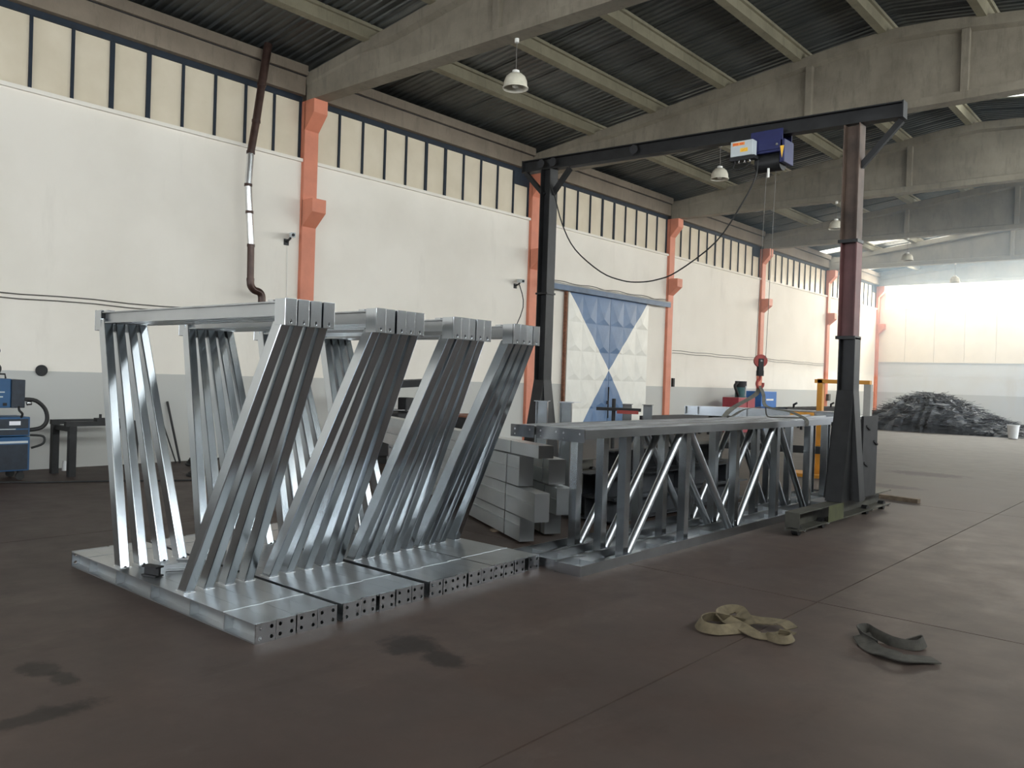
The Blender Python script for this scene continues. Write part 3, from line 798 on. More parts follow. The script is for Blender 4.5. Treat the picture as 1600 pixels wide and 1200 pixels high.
for (x0, x1) in ((8.655, 8.665), (8.67, 8.682), (8.687, 8.697), (8.702, 8.712), (8.717, 8.727), (8.755, 8.767), (8.772, 8.782), (8.787, 8.80)):
    MB().box(x0, x1, hy-.3035, hy-.3026, 4.813, 4.837).build('sticker_mark', 'sticker_red', cb)
MB().box(8.76, 8.865, hy-.3025, hy-.3005, 4.715, 4.765).build('sticker', 'sticker_yellow', cb)
MB().bar((8.785, hy-.303, 4.725), (8.835, hy-.303, 4.755), .012, .001).build('sticker_mark', 'sticker_orange', cb)
MB().box(8.60, 8.95, hy-.28, hy-.16, 4.62, 4.664).build('terminal_strip', 'black_matt', root)
for x in (8.66, 8.72, 8.80, 8.87):
    MB().cyl((x, hy-.24, 4.585), (x, hy-.24, 4.62), .014, n=8).build('cable_gland', 'chrome' if x > 8.7 else 'black_matt', root)
MB().tube(smoothpts([(8.66, hy-.24, 4.59), (8.64, hy-.24, 4.53), (8.72, hy-.24, 4.50), (8.82, hy-.23, 4.53), (8.87, hy-.22, 4.59)]), .008).build('cable_loop', 'rubber', root, smooth=True)
MB().cyl((9.07, hy-.1, 4.38), (9.07, hy-.1, 4.50), .016, n=8).build('chain_stop', 'white_paint', root)
MB().cyl((9.0, hy, 4.55), (8.96, hy-.05, 2.0), .0035, n=6).build('rope', 'cable_grey', root)
MB().cyl((9.13, hy, 4.55), (9.10, hy-.05, 2.0), .0035, n=6).build('rope', 'cable_grey', root)
# hook block
kx, ky = 9.03, hy-.05
blk = MB().cyl((kx-.05, ky-.0225, 1.96), (kx+.04, ky+.0225, 1.96), .001).build('hook_block', 'black_steel', root)
a_ = Vector((.756, .655, 0)); n_ = Vector((.655, -.756, 0)); cc = Vector((kx, ky, 1.97))
MB().cyl(cc - n_*.03, cc + n_*.03, .085, n=24).build('sheave', 'hook_red', blk, smooth=True)
MB().bar(cc + n_*.036 + Vector((0,0,.03)), cc + n_*.036 + Vector((0,0,-.18)), .068, .02, tuple(n_)).build('side_plate', 'black_steel', blk, bevel=.006)
MB().bar(cc - n_*.036 + Vector((0,0,.03)), cc - n_*.036 + Vector((0,0,-.18)), .068, .02, tuple(n_)).build('side_plate', 'black_steel', blk, bevel=.006)
MB().cyl(cc + n_*.046, cc + n_*.055, .015, n=10).build('pin', 'chrome', blk)
MB().cyl(cc + Vector((0,0,-.13)), cc + Vector((0,0,-.20)), .05, n=14).build('swivel', 'black_steel', blk, smooth=True)
hp = [cc + Vector((0,0,-.19)), cc + Vector((0,0,-.24)), cc - a_*.03 + Vector((0,0,-.27)), cc - a_*.035 + Vector((0,0,-.32)), cc + Vector((0,0,-.36)), cc + a_*.04 + Vector((0,0,-.335)), cc + a_*.045 + Vector((0,0,-.29))]
MB().tube(smoothpts(hp), .018, 10).build('hook', 'hook_red', blk, smooth=True)

# ---- ribbon slings
def ribbon(name, pts, wdir, wd_, th, mat, n=5):
    P = smoothpts(pts, n); m_ = MB(); rows = []
    for i, p in enumerate(P):
        t = (P[min(i+1, len(P)-1)] - P[max(i-1, 0)]).normalized()
        w_ = wdir(i/(len(P)-1), t).normalized(); w_ = (w_ - t*w_.dot(t)).normalized(); u_ = t.cross(w_)
        rows.append([p - w_*wd_/2 - u_*th/2, p + w_*wd_/2 - u_*th/2, p + w_*wd_/2 + u_*th/2, p - w_*wd_/2 + u_*th/2])
    vs = [q for r_ in rows for q in r_]; fs = []
    for i in range(len(rows)-1):
        for k in range(4): fs.append((i*4+k, i*4+(k+1) % 4, i*4+4+(k+1) % 4, i*4+4+k))
    fs += [(3,2,1,0), tuple(len(vs)-4+k for k in range(4))]
    return m_.add(vs, fs)
root = thing('lifting_sling', 'grey lifting sling hanging from the hook down to the trusses', 'sling', (kx, ky, 1.23))
hk = cc + Vector((0,0,-.33))
nn = lambda t, d: n_
ribbon('', [hk + Vector((0,0,.0)), hk - a_*.05 + Vector((0,0,-.12)), Vector((8.93, 9.95, 1.36)), Vector((8.875, 9.80, 1.25)), Vector((8.855, 9.77, 1.15))], lambda t, d: a_, .06, .006, 'webbing_grey').build('sling_leg', 'webbing_grey', root)
ribbon('', [hk + Vector((0,0,-.004)) + n_*.02, hk + a_*.05 + Vector((0,0,-.12)) + n_*.02, hk + a_*.09 + Vector((0,0,-.27)) + n_*.03, Vector((9.45, 10.45, 1.32)), Vector((9.69, 10.38, 1.234)), Vector((9.712, 10.37, 1.15))], lambda t, d: Vector((.3, .9, .2)), .06, .006, 'webbing_grey').build('sling_leg', 'webbing_grey', root)
ribbon('', [hk + a_*.09 + Vector((0,0,-.27)), Vector((9.00, 10.10, 1.33)), Vector((8.95, 9.86, 1.245)), Vector((8.90, 9.80, 1.236))], lambda t, d: Vector((.9, .3, .2)), .05, .006, 'webbing_grey').build('sling_tail', 'webbing_grey', root)
MB().tube(smoothpts([hk + a_*.09 + Vector((0,0,-.27)), Vector((9.14, 10.45, 1.26)), Vector((9.25, 10.35, 1.236)), Vector((9.40, 10.55, 1.236)), Vector((9.55, 10.75, 1.236))]), .008).build('tag_line', 'webbing_dark', root)

# slings on the floor
def zt(t, d): return Vector((0, 0, 1)) if d.z*d.z < .9 else Vector((1, 0, 0))
def mixw(seq):
    def f(t, d):
        i = min(int(t*(len(seq)-1)), len(seq)-2); q = t*(len(seq)-1) - i
        return Vector(seq[i])*(1-q) + Vector(seq[i+1])*q
    return f
V3 = Vector
UPW = lambda t, d: Vector((.1, -.1, 1))
FLAT = lambda t, d: Vector((-d.y, d.x, .12))
def tw(a, b_):   # twist from standing on edge (0) to lying flat (1)
    def f(t, d):
        k = a + (b_-a)*t
        return Vector((-d.y*k, d.x*k, 1.02-k))
    return f
def zs(pts, zz): return [(p[0], p[1], z) for p, z in zip(pts, zz)]
root = thing('webbing_sling', 'tan webbing sling lying crumpled on the floor', 'sling', (11.33, 5.27, 0))
ribbon('', zs([(11.307,5.313),(11.173,5.298),(11.081,5.243),(11.07,5.1),(11.149,4.99),(11.248,5.0),(11.295,5.08),(11.345,5.20)], [.03,.035,.042,.045,.043,.04,.035,.03]), tw(.25,.55), .075, .007, '').build('strap', 'webbing_tan', root)
ribbon('', zs([(11.201,5.242),(11.344,5.186),(11.48,5.152),(11.557,5.254),(11.60,5.37)], [.05,.04,.02,.02,.03]), tw(.7,1), .085, .007, '').build('strap', 'webbing_tan', root)
ribbon('', zs([(11.205,5.378),(11.34,5.391),(11.458,5.433),(11.53,5.42),(11.595,5.398)], [.05,.045,.05,.06,.04]), tw(.8,.95), .10, .007, '').build('strap', 'webbing_tan', root)
ribbon('', zs([(11.50,5.20),(11.58,5.13),(11.65,5.13),(11.667,5.22),(11.625,5.30),(11.56,5.26)], [.02,.03,.033,.033,.03,.04]), tw(.45,.35), .05, .007, '').build('strap', 'webbing_tan', root)
ribbon('', zs([(11.147,5.25),(11.10,5.36),(11.12,5.46),(11.18,5.48),(11.277,5.367),(11.367,5.252)], [.04,.05,.06,.065,.06,.05]), tw(.5,.75), .075, .007, '').build('strap', 'webbing_tan', root)
root = thing('webbing_sling', 'dark webbing sling lying folded on the floor at the right', 'sling', (12.17, 5.62, 0))
ribbon('', zs([(12.093,5.557),(11.992,5.601),(11.929,5.691),(11.95,5.775),(12.021,5.72),(12.142,5.66),(12.24,5.65),(12.30,5.68),(12.31,5.78),(12.27,5.80),(12.22,5.68)], [.02,.04,.045,.045,.04,.03,.03,.035,.04,.04,.03]), tw(.35,.3), .065, .007, '').build('strap', 'webbing_dark', root)
ribbon('', zs([(11.975,5.60),(12.05,5.50),(12.13,5.42),(12.211,5.37),(12.303,5.36),(12.363,5.44),(12.442,5.523)], [.045,.02,.02,.035,.03,.02,.012]), tw(.75,1), .11, .007, '').build('strap', 'webbing_dark', root)

# ================================================================== PENDANT LAMPS
def lamp(x, y, z0, lab):
    root = thing('pendant_lamp', lab, 'lamp', (x, y, 6.12), 'bell-shaped pendant lamps')
    MB().cyl((x, y, 6.80), (x, y, z0), .035, n=10).build('ceiling_rose', 'white_paint', root)
    MB().cyl((x, y, 6.36), (x, y, 6.81), .006, n=6).build('rod', 'cable_grey', root)
    MB().lathe([(.001,.25),(.055,.25),(.06,.20),(.065,.19)], (x, y, 6.12)).build('socket_cap', 'white_paint', root, smooth=True)
    MB().lathe([(.055,.205),(.10,.195),(.15,.15),(.178,.08),(.185,.0),(.20,-.01),(.20,-.03),(.188,-.03),(.18,0),(.172,.075),(.145,.14),(.09,.185),(.03,.19)], (x, y, 6.12), 24).build('shade', 'ivory_enamel', root, smooth=True)
    MB().lathe([(.001,-.02),(.045,-.005),(.06,.04),(.04,.10),(.025,.17),(.001,.18)], (x, y, 6.12), 14).build('bulb', 'glass_bulb', root, smooth=True)
lamp(5.28, 9.62, 6.87, 'bell-shaped pendant lamp hanging from the nearest roof beam')
lamp(5.22, 16.50, 6.87, 'bell-shaped pendant lamp below the gantry beam, second from the camera')
lamp(5.25, 23.44, 6.87, 'bell-shaped pendant lamp just left of the gantry right post')
lamp(5.22, 30.36, 6.87, 'bell-shaped pendant lamp under the fourth-pillar roof beam')
lamp(5.13, 37.27, 6.87, 'small far pendant lamp against the bright end windows')

# ================================================================== WALL FITTINGS
root = thing('flue_pipe', 'brown and shiny jointed flue pipe climbing the left wall', 'pipe', (.35, 8.2, 2.9))
fl = [((.35,8.39,7.55),(.35,8.28,6.78),.075,'flue_brown'),((.35,8.28,6.78),(.35,8.19,6.10),.07,'flue_brown'),((.35,8.19,6.10),(.35,8.10,5.52),.068,'flue_brown'),
      ((.35,8.10,5.52),(.35,8.07,4.93),.062,'chrome'),((.35,8.07,4.93),(.35,8.11,4.45),.062,'chrome'),((.35,8.11,4.45),(.35,8.16,3.86),.062,'chrome'),((.35,8.16,3.86),(.35,8.17,3.25),.062,'flue_brown')]
for (p0, p1, r_, mt) in fl:
    MB().cyl(p0, p1, r_, n=16).build('pipe_section', mt, root, smooth=True)
    q = Vector(p1)
    MB().cyl(q + V3((0,0,.025)), q - V3((0,0,.025)), r_+.008, n=16).build('joint_collar', 'flue_brown', root, smooth=True)
MB().tube(smoothpts([(.35,8.17,3.27),(.35,8.18,3.15),(.35,8.25,3.07),(.35,8.36,3.04),(.35,8.41,2.96),(.35,8.41,2.80)]), .068, 14).build('elbow', 'flue_brown', root, smooth=True)
MB().box(0, .45, 8.1, 8.6, 2.76, 2.80).build('flue_shelf', 'black_steel', root)
def cctv(y, z, lab):
    root = thing('security_camera', lab, 'camera', (.1, y, z), 'wall cameras beside the pillars')
    MB().box(.0, .02, y-.05, y+.05, z-.14, z-.02).build('mount_plate', 'black_steel', root)
    MB().bar((.02, y, z-.08), (.18, y-.02, z-.02), .03, .03).build('arm', 'black_steel', root)
    MB().bar((.05, y+.08, z+.06), (.32, y-.06, z+.02), .09, .09).build('housing', 'box_grey', root, bevel=.008)
    MB().cyl((.32, y-.06, z+.02), (.335, y-.068, z+.018), .03, n=12).build('lens', 'black_matt', root)
cctv(9.12, 4.17, 'small grey security camera left of the first orange pillar')
cctv(15.85, 4.03, 'small grey security camera left of the second orange pillar')
tag(MB().tube([(.012, 9.14, 4.0), (.012, 9.16, 3.2), (.012, 9.16, 1.6)], .006, 6).build('camera_wire', 'white_paint'), 'thin white wire running down below the first camera', 'wire')
tag(MB().tube(smoothpts([(.02, 16.0, 4.0), (.25, 15.9, 3.4), (.3, 15.3, 2.4), (.3, 15.1, 1.6)]), .012, 6).build('hanging_wire', 'rubber'), 'black wire hanging from the camera by the second pillar', 'wire')
o = MB().cyl((.0, 4.86, 1.515), (.035, 4.86, 1.515), .085, n=24).build('round_wall_cover', 'black_matt', bevel=.006); tag(o, 'round black cover on the wall above the welding machine', 'wall cover')
tag(MB().box(.09, .16, 23.6, 23.72, 1.5, 1.78).build('switch_box', 'black_matt', bevel=.008), 'small black switch box on the third orange pillar', 'switch')
tag(MB().box(.09, .22, 37.22, 37.45, 1.05, 1.35).build('junction_box', 'cable_grey', bevel=.01), 'grey junction box on the fifth orange pillar', 'switch')
for (ya, yb, z, lab) in ((2.9, 9.4, 2.66, 'upper dark cable along the wall behind the frame stacks'), (2.9, 9.4, 2.59, 'lower dark cable along the wall behind the frame stacks'),
                         (23.75, 30.1, 2.68, 'upper grey cable along the wall between third and fourth pillars'), (23.75, 30.1, 2.60, 'lower grey cable along the wall between third and fourth pillars'),
                         (30.5, 37.1, 2.68, 'upper grey cable along the wall between fourth and fifth pillars'), (30.5, 37.1, 2.60, 'lower grey cable along the wall between fourth and fifth pillars')):
    pts = [(.02, ya + (yb-ya)*i/12, z + .012*math.sin(i*1.7)) for i in range(13)]
    tag(MB().tube(pts, .009, 6).build('wall_cable', 'cable_grey'), lab, 'cable')
pts = [(.14, 16.9 + 6.2*i/16, 4.21 + .05*abs(math.sin(i*.9))) for i in range(17)]
tag(MB().tube(smoothpts(pts, 2), .012, 6).build('rail_cable', 'cable_grey'), 'loose grey cable lying along the sliding-door rail', 'cable')

# ================================================================== WELDING MACHINE
root = thing('welding_machine', 'blue and black welding machine on castors by the left wall', 'welding machine', (.9, 3.95, 0))
cabn = MB().box(.62, 1.14, 3.42, 4.34, .13, .60).build('lower_cabinet', 'welder_blue', root, bevel=.01)
MB().box(1.1405, 1.15, 3.45, 4.31, .15, .50).build('cabinet_front', 'welder_dark', cabn)
MB().box(1.1405, 1.152, 3.45, 4.31, .515, .545).build('label_strip', 'box_grey', cabn)
mid = MB().box(.62, 1.14, 3.42, 4.335, .61, .875).build('power_source', 'welder_blue', root, bevel=.01)
MB().box(1.1405, 1.15, 3.45, 4.31, .63, .70).build('power_front', 'welder_dark', mid)
MB().box(1.1405, 1.15, 3.45, 4.31, .72, .85).build('control_panel', 'welder_dark', mid)
MB().box(1.1505, 1.153, 4.07, 4.21, .765, .82).build('display_label', 'paper', mid)
MB().box(1.1505, 1.154, 3.46, 4.15, .705, .716).build('trim_strip', 'box_grey', mid)
fd = MB().box(.70, 1.10, 3.45, 4.10, 1.0, 1.40).build('wire_feeder', 'welder_blue', root, bevel=.012)
MB().box(.70, 1.12, 4.101, 4.27, 1.0, 1.39).build('feeder_front', 'welder_dark', root, bevel=.008)
MB().box(1.1005, 1.103, 3.80, 4.02, 1.21, 1.225).build('feeder_mark', 'box_grey', fd)
MB().box(1.1005, 1.103, 3.88, 4.0, 1.145, 1.16).build('feeder_mark', 'box_grey', fd)
MB().box(1.1005, 1.105, 4.0, 4.05, 1.03, 1.07).build('feeder_latch', 'black_matt', fd)
MB().cyl((.9, 3.85, .87), (.9, 3.85, 1.0), .09, n=14).build('swivel_pedestal', 'black_steel', root)
MB().tube([(.9, 3.92, 1.40), (.9, 3.94, 1.46), (.9, 4.08, 1.46), (.9, 4.09, 1.40)], .012).build('carry_handle', 'black_steel', root)
MB().tube(smoothpts([(1.1, 4.27, 1.12), (1.15, 4.40, 1.10), (1.15, 4.52, .98), (1.14, 4.55, .82), (1.12, 4.48, .72), (1.1, 4.33, .69)]), .028, 10).build('torch_hose', 'rubber', root, smooth=True)
MB().tube(smoothpts([(1.1, 4.2, 1.02), (1.18, 4.18, .97), (1.18, 4.22, .92), (1.12, 4.22, .86)]), .016).build('lead', 'rubber', root, smooth=True)
MB().tube(smoothpts([(1.1, 4.35, .62), (1.16, 4.5, .60), (1.16, 4.5, .50), (1.12, 4.36, .44)]), .016).build('return_lead', 'rubber', root, smooth=True)
MB().cyl((1.09, 4.30, 1.06), (1.09, 4.36, 1.07), .03, n=10).build('plug', 'chrome', root)
for (x, y) in ((.70, 3.5), (1.08, 3.5), (.70, 4.24), (1.08, 4.24)):
    MB().box(x-.03, x+.03, y-.03, y+.03, .10, .13).build('castor_fork', 'black_steel', root)
    MB().cyl((x-.02, y, .055), (x+.02, y, .055), .055, n=14).build('castor_wheel', 'rubber', root, smooth=True)
MB().tube(smoothpts([(.95, 3.98, 1.47), (.95, 4.0, 1.55), (.95, 3.93, 1.65), (.95, 3.95, 1.72)]), .02).build('hose_lead', 'rubber', root, smooth=True)
MB().tube([(.95, 3.94+.05*math.cos(t*.63), 1.78+.05*math.sin(t*.63)) for t in range(11)], .014).build('hose_ring', 'black_steel', root, smooth=True)

# floor lead running to the right
tag(MB().tube(smoothpts([(1.25, 3.4, .012), (1.35, 4.0, .012), (1.56, 4.3, .012), (1.75, 4.7, .012), (1.95, 5.1, .012), (2.3, 5.7, .012), (2.7, 6.5, .012)]), .012).build('floor_lead', 'rubber', smooth=True), 'black lead lying across the floor before the wall', 'cable')

# ---- steel trestle
root = thing('steel_trestle', 'dark steel trestle against the left wall', 'trestle', (.9, 5.2, 0))
for (x, y) in ((.60, 4.86), (1.12, 4.90), (.60, 5.75), (1.12, 5.80)):
    MB().bar((x, y, 0), (x, y, .73), .095, .095, (1,0,0)).build('leg', 'black_steel', root)
MB().bar((.55, 4.88, .69), (1.18, 4.88, .69), .08, .07).build('cross_bar', 'black_steel', root)
MB().bar((.55, 5.78, .69), (1.18, 5.78, .69), .08, .07).build('cross_bar', 'black_steel', root)
MB().bar((1.12, 4.80, .765), (1.12, 5.95, .765), .09, .07).build('long_bar', 'black_steel', root)
MB().bar((.60, 4.80, .765), (.60, 5.95, .765), .09, .07).build('long_bar', 'black_steel', root)
MB().bar((1.12, 5.22, .82), (1.12, 5.36, .82), .12, .05).build('clamp', 'black_steel', root)
MB().cyl((1.12, 5.29, .84), (1.12, 5.29, .90), .02, n=8).build('clamp_screw', 'black_steel', root)
o = MB().lathe([(.001,0),(.035,0),(.035,.13),(.02,.15),(.001,.15)], (.35, 5.1, 0), 12).build('small_can', 'bucket_white', smooth=True); tag(o, 'small white can on the floor behind the trestle', 'can')

# ---- rods leaning on the wall, coil on the floor
for (p0, p1, r_, lab, mt) in (((.24, 6.93, 0), (.02, 6.72, .86), .012, 'thin dark rod leaning on the wall, left of the threaded one', 'black_steel'),
                          ((.24, 7.00, 0), (.03, 6.85, 1.04), .020, 'threaded dark bar leaning on the wall behind the leftmost stack', 'black_steel'),
                          ((.20, 6.66, 0), (.04, 6.66, 1.18), .03, 'pale flat bar leaning on the wall left of the dark rods', 'galvanised_dull')):
    m_ = MB().cyl(p0, p1, r_, n=8)
    o = m_.build('leaning_rod', mt); tag(o, lab, 'rod', 'rods leaning on the wall')
root = thing('hose_coil', 'coil of black hose on the floor by the wall', 'hose', (.74, 7.12, 0))
for i in range(5):
    MB().tube([(.74 + (.24-.02*i)*math.cos(t*.35), 7.12 + (.24-.02*i)*math.sin(t*.35), .02+.03*i) for t in range(19)], .018).build('hose_loop', 'rubber', root, smooth=True)
o = MB().tube(smoothpts([(.9, 6.95, .03), (1.0, 7.2, .10), (.95, 7.4, .16), (.75, 7.45, .2)]), .02).build('hose_end', 'rubber', root, smooth=True)
root = thing('scrap_clump', 'dark clump of hoses on the floor farther from the wall', 'hose', (2.0, 6.5, 0))
for i in range(4):
    MB().tube([(2.0 + (.20-.03*i)*math.cos(t*.35+i), 6.5 + (.28-.03*i)*math.sin(t*.35+i), .02+.025*i) for t in range(18)], .02).build('hose_loop', 'rubber', root, smooth=True)

# ---- black welding positioner behind the frame stacks
root = thing('welding_positioner', 'black steel machine behind the frame stacks', 'machine', (3.9, 8.75, 0))
MB().bar((3.25, 8.25, 1.37), (4.35, 9.15, 1.49), .5, .13).build('table_top', 'black_matt', root, bevel=.01)
MB().bar((3.25, 8.25, 1.445), (4.35, 9.15, 1.565), .5, .012).build('table_edge', 'black_steel', root)
MB().box(3.35, 3.75, 8.3, 8.7, .0, 1.33).build('column', 'black_matt', root, bevel=.01)
MB().box(3.2, 4.5, 8.25, 9.2, .55, .92).build('gear_housing', 'black_matt', root, bevel=.02)
MB().box(3.9, 4.15, 8.75, 8.95, .92, 1.2).build('motor', 'black_steel', root, bevel=.02)
MB().cyl((3.72, 8.5, 1.0), (3.80, 8.45, 1.32), .03).build('cylinder', 'chrome', root, smooth=True)
MB().cyl((4.2, 9.05, 1.15), (4.25, 9.05, 1.45), .02).build('lever', 'black_matt', root)
MB().cyl((3.6, 8.35, .955), (4.2, 8.85, .965), .022).build('shaft', 'chrome', root, smooth=True)
MB().box(3.2, 4.5, 8.25, 9.2, .0, .10).build('base', 'black_steel', root)
root.location += Vector((-1.95, 1.6, 0))
root = thing('tool_crate', 'dark crate with brown rim behind the third frame stack', 'crate', (4.9, 9.9, 0))
MB().box(4.55, 5.35, 9.55, 10.2, .55, 1.08).build('crate_body', 'black_matt', root)
MB().box(4.53, 5.37, 9.53, 10.22, 1.08, 1.11).build('crate_rim', 'rust', root)
for (x, y) in ((4.6, 9.6), (5.3, 9.6), (4.6, 10.15), (5.3, 10.15)):
    MB().bar((x, y, .17), (x, y, .55), .06, .06, (1,0,0)).build('leg', 'black_steel', root)

root.location += Vector((-1.6, .95, -.17))
# ---- trestle with two galvanised beams beyond the trusses
root = thing('beam_trestle', 'black steel trestle beyond the trusses carrying two beams', 'trestle', (8.0, 13.4, 0))
for (x, y) in ((7.3, 13.0), (9.0, 13.6)):
    for s_ in (-.28, .28):
        MB().bar((x+s_*.3, y+s_, 0), (x+s_*.1, y+s_*.5, 1.06), .08, .08, (1,0,0)).build('leg', 'black_steel', root)
    MB().bar((x-.12, y-.32, 1.085), (x+.12, y+.32, 1.085), .09, .05).build('head_bar', 'black_steel', root)
MB().bar((7.3, 13.0, .62), (9.0, 13.6, .62), .08, .12).build('tie_bar', 'black_steel', root)
for (off, lab) in ((-.14, 'galvanised beam on the black trestle, nearer one'), (.14, 'galvanised beam on the black trestle, farther one')):
    p0 = V3((6.75, 12.75+off, 1.185)); p1 = V3((9.25, 13.625+off, 1.185))
    r2 = thing('steel_beam', lab, 'steel beam', (8.2, 13.2+off, 1.11), 'galvanised beams on the black trestle')
    MB().ext(C_prof(.10, .15, .010), p0, p1).build('beam_body', 'galvanised', r2)
    dd = (p1-p0).normalized()
    MB().bar(p0 - dd*.01, p0, .11, .15).build('end_plate', 'galvanised_plate', r2)
    for t in (.2, 1.0, 1.8, 2.6):
        q = p0 + dd*t
        MB().bar(q - V3((0,0,.064)), q + V3((0,0,.064)), .08, .008, tuple(dd)).build('stiffener', 'galvanised_plate', r2)

# ---- yellow stand
root = thing('yellow_stand', 'yellow steel stand with an arm, beside the gantry right post', 'stand', (8.05, 15.2, 0))
MB().box(8.02, 8.12, 15.14, 15.25, .06, 1.80).build('post', 'yellow_paint', root, bevel=.006)
MB().box(7.97, 8.95, 15.14, 15.25, 1.72, 1.79).build('arm', 'yellow_paint', root, bevel=.004)
MB().box(8.85, 8.97, 15.14, 15.25, .06, 1.72).build('rear_post', 'old_concrete', root)
MB().box(7.55, 8.75, 14.9, 15.5, .0, .06).build('base_plate', 'yellow_paint', root)
MB().box(7.9, 8.25, 15.02, 15.139, .5, .6).build('clamp_block', 'yellow_paint', root, bevel=.008)
tag(MB().bar((8.40, 13.03, 1.185), (8.74, 13.15, 1.185), .08, .105).build('yellow_block', 'yellow_paint', bevel=.008), 'yellow block resting against the galvanised beams by the gantry post', 'block')
tag(MB().box(.5, .62, 38.3, 38.6, 0, 1.95).build('leaning_board', 'old_concrete'), 'grey board standing by the wall behind the gantry post', 'board')

# ---- machines along the far left wall
root = thing('red_toolbox_machine', 'dark red machine cabinet by the wall', 'machine', (1.0, 26.8, 0))
MB().box(.6, 1.2, 26.2, 27.5, .0, 1.2).build('cabinet', 'machine_red', root, bevel=.02)
MB().box(1.2, 1.22, 26.85, 27.4, .3, 1.1).build('cabinet_door', 'machine_red', root)
root = thing('pump_unit', 'dark green motor unit standing on the red cabinet', 'motor', (1.0, 26.8, 1.2))
MB().cyl((.9, 26.95, 1.2), (.9, 26.95, 1.72), .19, n=20).build('motor_body', 'machine_green', root, smooth=True)
MB().cyl((.9, 26.95, 1.55), (.9, 26.95, 1.76), .20, n=20).build('fan_cover', 'black_matt', root, smooth=True)
MB().tube(smoothpts([(.9, 26.78, 1.25), (.95, 26.55, 1.4), (.9, 26.5, 1.6), (.9, 26.72, 1.72)]), .05).build('pipe', 'black_matt', root, smooth=True)
MB().box(1.0, 1.1, 26.9, 26.98, 1.25, 1.6).build('nameplate', 'chrome', root)
root = thing('blue_machine', 'blue machine cabinet by the wall beside the fourth pillar', 'machine', (1.0, 28.6, 0))
MB().box(.6, 1.2, 28.0, 29.3, .85, 1.43).build('upper_box', 'machine_blue', root, bevel=.02)
MB().box(.7, 1.1, 28.2, 29.1, .0, .85).build('lower_box', 'machine_blue', root, bevel=.02)
MB().box(1.2, 1.21, 28.4, 29.0, 1.1, 1.16).build('name_strip', 'white_paint', root)
root = thing('rail_bench', 'low black steel rail bench by the wall near the third pillar', 'bench', (.8, 23.5, 0))
MB().box(.70, .78, 20.8, 26.1, .52, .64).build('rail', 'black_steel', root)
MB().box(1.02, 1.10, 20.8, 26.1, .52, .64).build('rail', 'black_steel', root)
for y in (21.0, 22.7, 24.4, 25.9):
    MB().box(.71, 1.09, y-.04, y+.04, .44, .52).build('cross_bar', 'black_steel', root)
    for x in (.74, 1.06): MB().box(x-.04, x+.04, y-.04, y+.04, 0, .44).build('leg', 'black_steel', root)
root = thing('roller_table', 'long black roller table along the far left wall', 'roller table', (1.2, 33, 0))
MB().box(.8, .88, 29.6, 36.2, .68, .84).build('side_rail', 'black_steel', root)
MB().box(1.42, 1.5, 29.6, 36.2, .68, .84).build('side_rail', 'black_steel', root)
for i in range(14):
    y = 29.8 + i*.46
    MB().cyl((.88, y, .80), (1.42, y, .80), .05, n=10).build('roller', 'scrap_steel', root, smooth=True)
for i in range(6):
    y = 29.8 + i*1.25
    for x in (.84, 1.46): MB().box(x-.04, x+.04, y-.04, y+.04, 0, .68).build('leg', 'black_steel', root)
for y in (30.2, 32.6, 34.0, 35.0, 35.9):
    MB().ext([(0,0),(.06,0),(.06,.10),(.16,.16),(.14,.22),(0,.14)], (1.46, y-.04, .84), (1.46, y+.04, .84)).build('stop_hook', 'black_steel', root)

# ================================================================== SCRAP HEAP
root = thing('scrap_heap', 'large tangled heap of grey steel scrap at the end of the hall', 'scrap heap', (4.8, 37.3, 0))
def hz(x, y):   # height of the heap
    px_ = [(1.75,.0),(2.0,.35),(2.6,.85),(3.4,1.3),(4.1,1.5),(4.8,1.42),(5.6,1.12),(6.4,.72),(7.1,.42),(8.0,.28),(9.2,.16),(10.2,0)]
    h = 0
    for a, b_ in zip(px_, px_[1:]):
        if a[0] <= x <= b_[0]: h = a[1] + (b_[1]-a[1])*(x-a[0])/(b_[0]-a[0])
    e = 1 - ((y-37.6)/2.6)**2
    return h*max(0, e)**.6
rnd = random.Random(3)
nx_, ny_ = 56, 26; vs = []; fs = []
for i in range(nx_+1):
    for j in range(ny_+1):
        x = 1.7 + 8.5*i/nx_; y = 35.0 + 5.2*j/ny_
        h = hz(x, y); h = h*(.82 + .25*rnd.random()) if h > .02 else 0
        vs.append((x + rnd.uniform(-.05,.05), y + rnd.uniform(-.05,.05), h))
for i in range(nx_):
    for j in range(ny_):
        a = i*(ny_+1)+j; fs.append((a, a+ny_+1, a+ny_+2, a+1))
hm = MB().add(vs, fs).build('packed_scrap', 'scrap_steel', root); hm['kind'] = 'stuff'
m_ = MB()
for i in range(3200):
    x = rnd.uniform(1.8, 10.0); y = rnd.uniform(35.0, 39.5); h = hz(x, y)
    if h < .05 and rnd.random() < .8: continue
    z = h*rnd.uniform(.75, 1.05) + .02
    a = rnd.gauss(0, .6); el = rnd.gauss(0, .16); L = rnd.uniform(.15, .9)
    d = V3((math.cos(a)*math.cos(el), math.sin(a)*math.cos(el), math.sin(el)))*L/2
    c_ = V3((x, y, max(z, abs(d.z)+.03)))
    k = rnd.random()
    if k < .75: m_.bar(c_-d, c_+d, rnd.uniform(.008,.025), rnd.uniform(.006,.014))
    elif k < .88: m_.bar(c_-d, c_+d, rnd.uniform(.03,.08), .006)
    else: m_.cyl(c_-d, c_+d, rnd.uniform(.008,.025), n=6)
o = m_.build('scrap_strips', 'scrap_steel', root); o['kind'] = 'stuff'
m_ = MB()
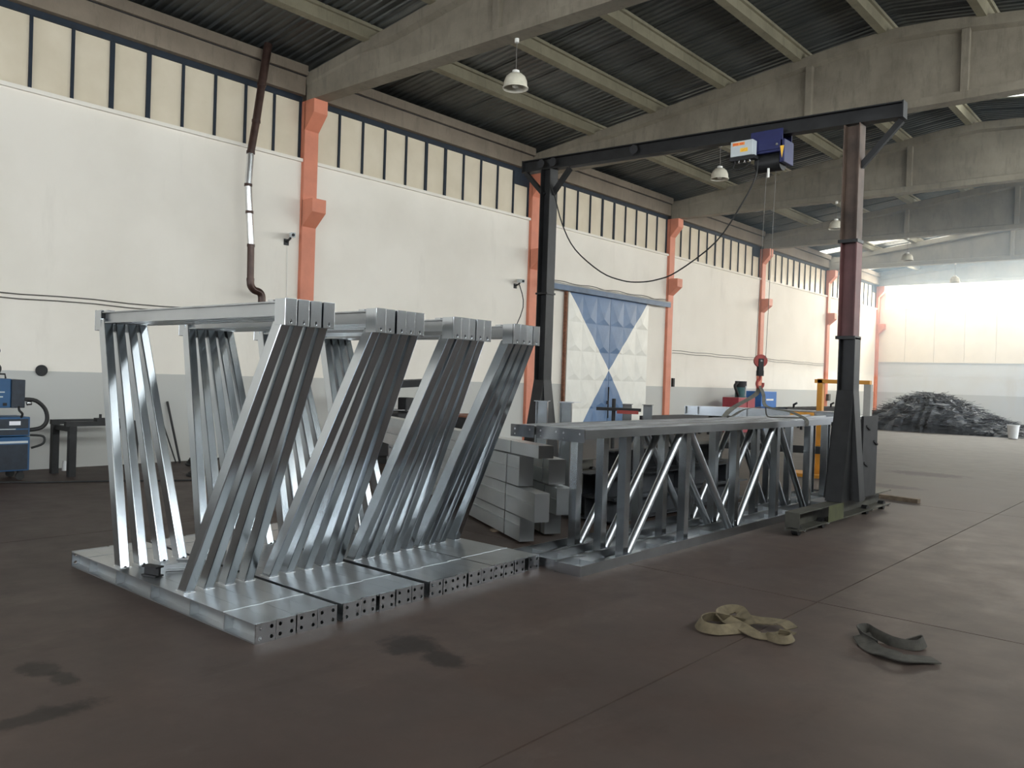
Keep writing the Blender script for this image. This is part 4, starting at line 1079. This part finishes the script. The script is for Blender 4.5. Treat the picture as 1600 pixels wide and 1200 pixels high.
for i in range(170):
    x = rnd.gauss(4.2, 1.3); y = rnd.uniform(36.6, 38.6); h = hz(x, y)
    if h < .3: continue
    pts = [V3((x, y, h-.05))]; a = rnd.uniform(0, 6.3); v = V3((math.cos(a)*.6, math.sin(a)*.3, rnd.uniform(.4, 1)))
    for k in range(5):
        pts.append(pts[-1] + v*.09); v += V3((rnd.gauss(0,.35), rnd.gauss(0,.35), -.25))
    m_.tube(pts, .006, 5)
o = m_.build('curled_wire', 'scrap_steel', root); o['kind'] = 'stuff'
tag(MB().bar((1.9, 35.6, .62), (3.0, 34.75, .05), .10, .06).build('steel_bar', 'galvanised_dull'), 'pale bar leaning against the left foot of the scrap heap', 'bar')
root = thing('bucket', 'white bucket at the right foot of the scrap heap', 'bucket', (7.85, 34.6, 0))
MB().lathe([(.001,.01),(.15,.01),(.20,.48),(.215,.48),(.215,.50),(.19,.50),(.14,.03),(.001,.03)], (7.85, 34.6, 0), 20).build('pail', 'bucket_white', root, smooth=True)
MB().tube([(7.85+.21*math.cos(t*.314), 34.6-.02, .47-.16*math.sin(t*.314)) for t in range(11)], .006, 6).build('bail', 'cable_grey', root)

# plank on the floor behind the gantry
tag(MB().bar((9.55, 13.2, .03), (10.36, 13.06, .03), .10, .06).build('steel_strip', 'timber'), 'dark bar lying on the floor behind the gantry right foot', 'bar')

# ================================================================== HAZE: volume added in place of camera glare
m, nt, b = newmat('haze')
nt.nodes.remove(b)
v = N(nt, 'ShaderNodeVolumeScatter'); v.inputs['Color'].default_value = (.60,.80,1,1); v.inputs['Density'].default_value = .009; v.inputs['Anisotropy'].default_value = .35
nt.links.new(v.outputs[0], nt.nodes['Material Output'].inputs['Volume'])
root = thing('glare_haze', 'pale added haze for window glare in the far bays under the beams', 'haze', (9, 33, 2.2)); root['kind'] = 'stuff'
for k, ya in enumerate((18.5, 24.6, 31.0)):
    MB().box(.47+.01*k, W-.1-.01*k, ya, 43.9-.01*k, 2.2+.05*k, 8.3-.03*k).build('haze_layer', 'haze', root)['kind'] = 'stuff'
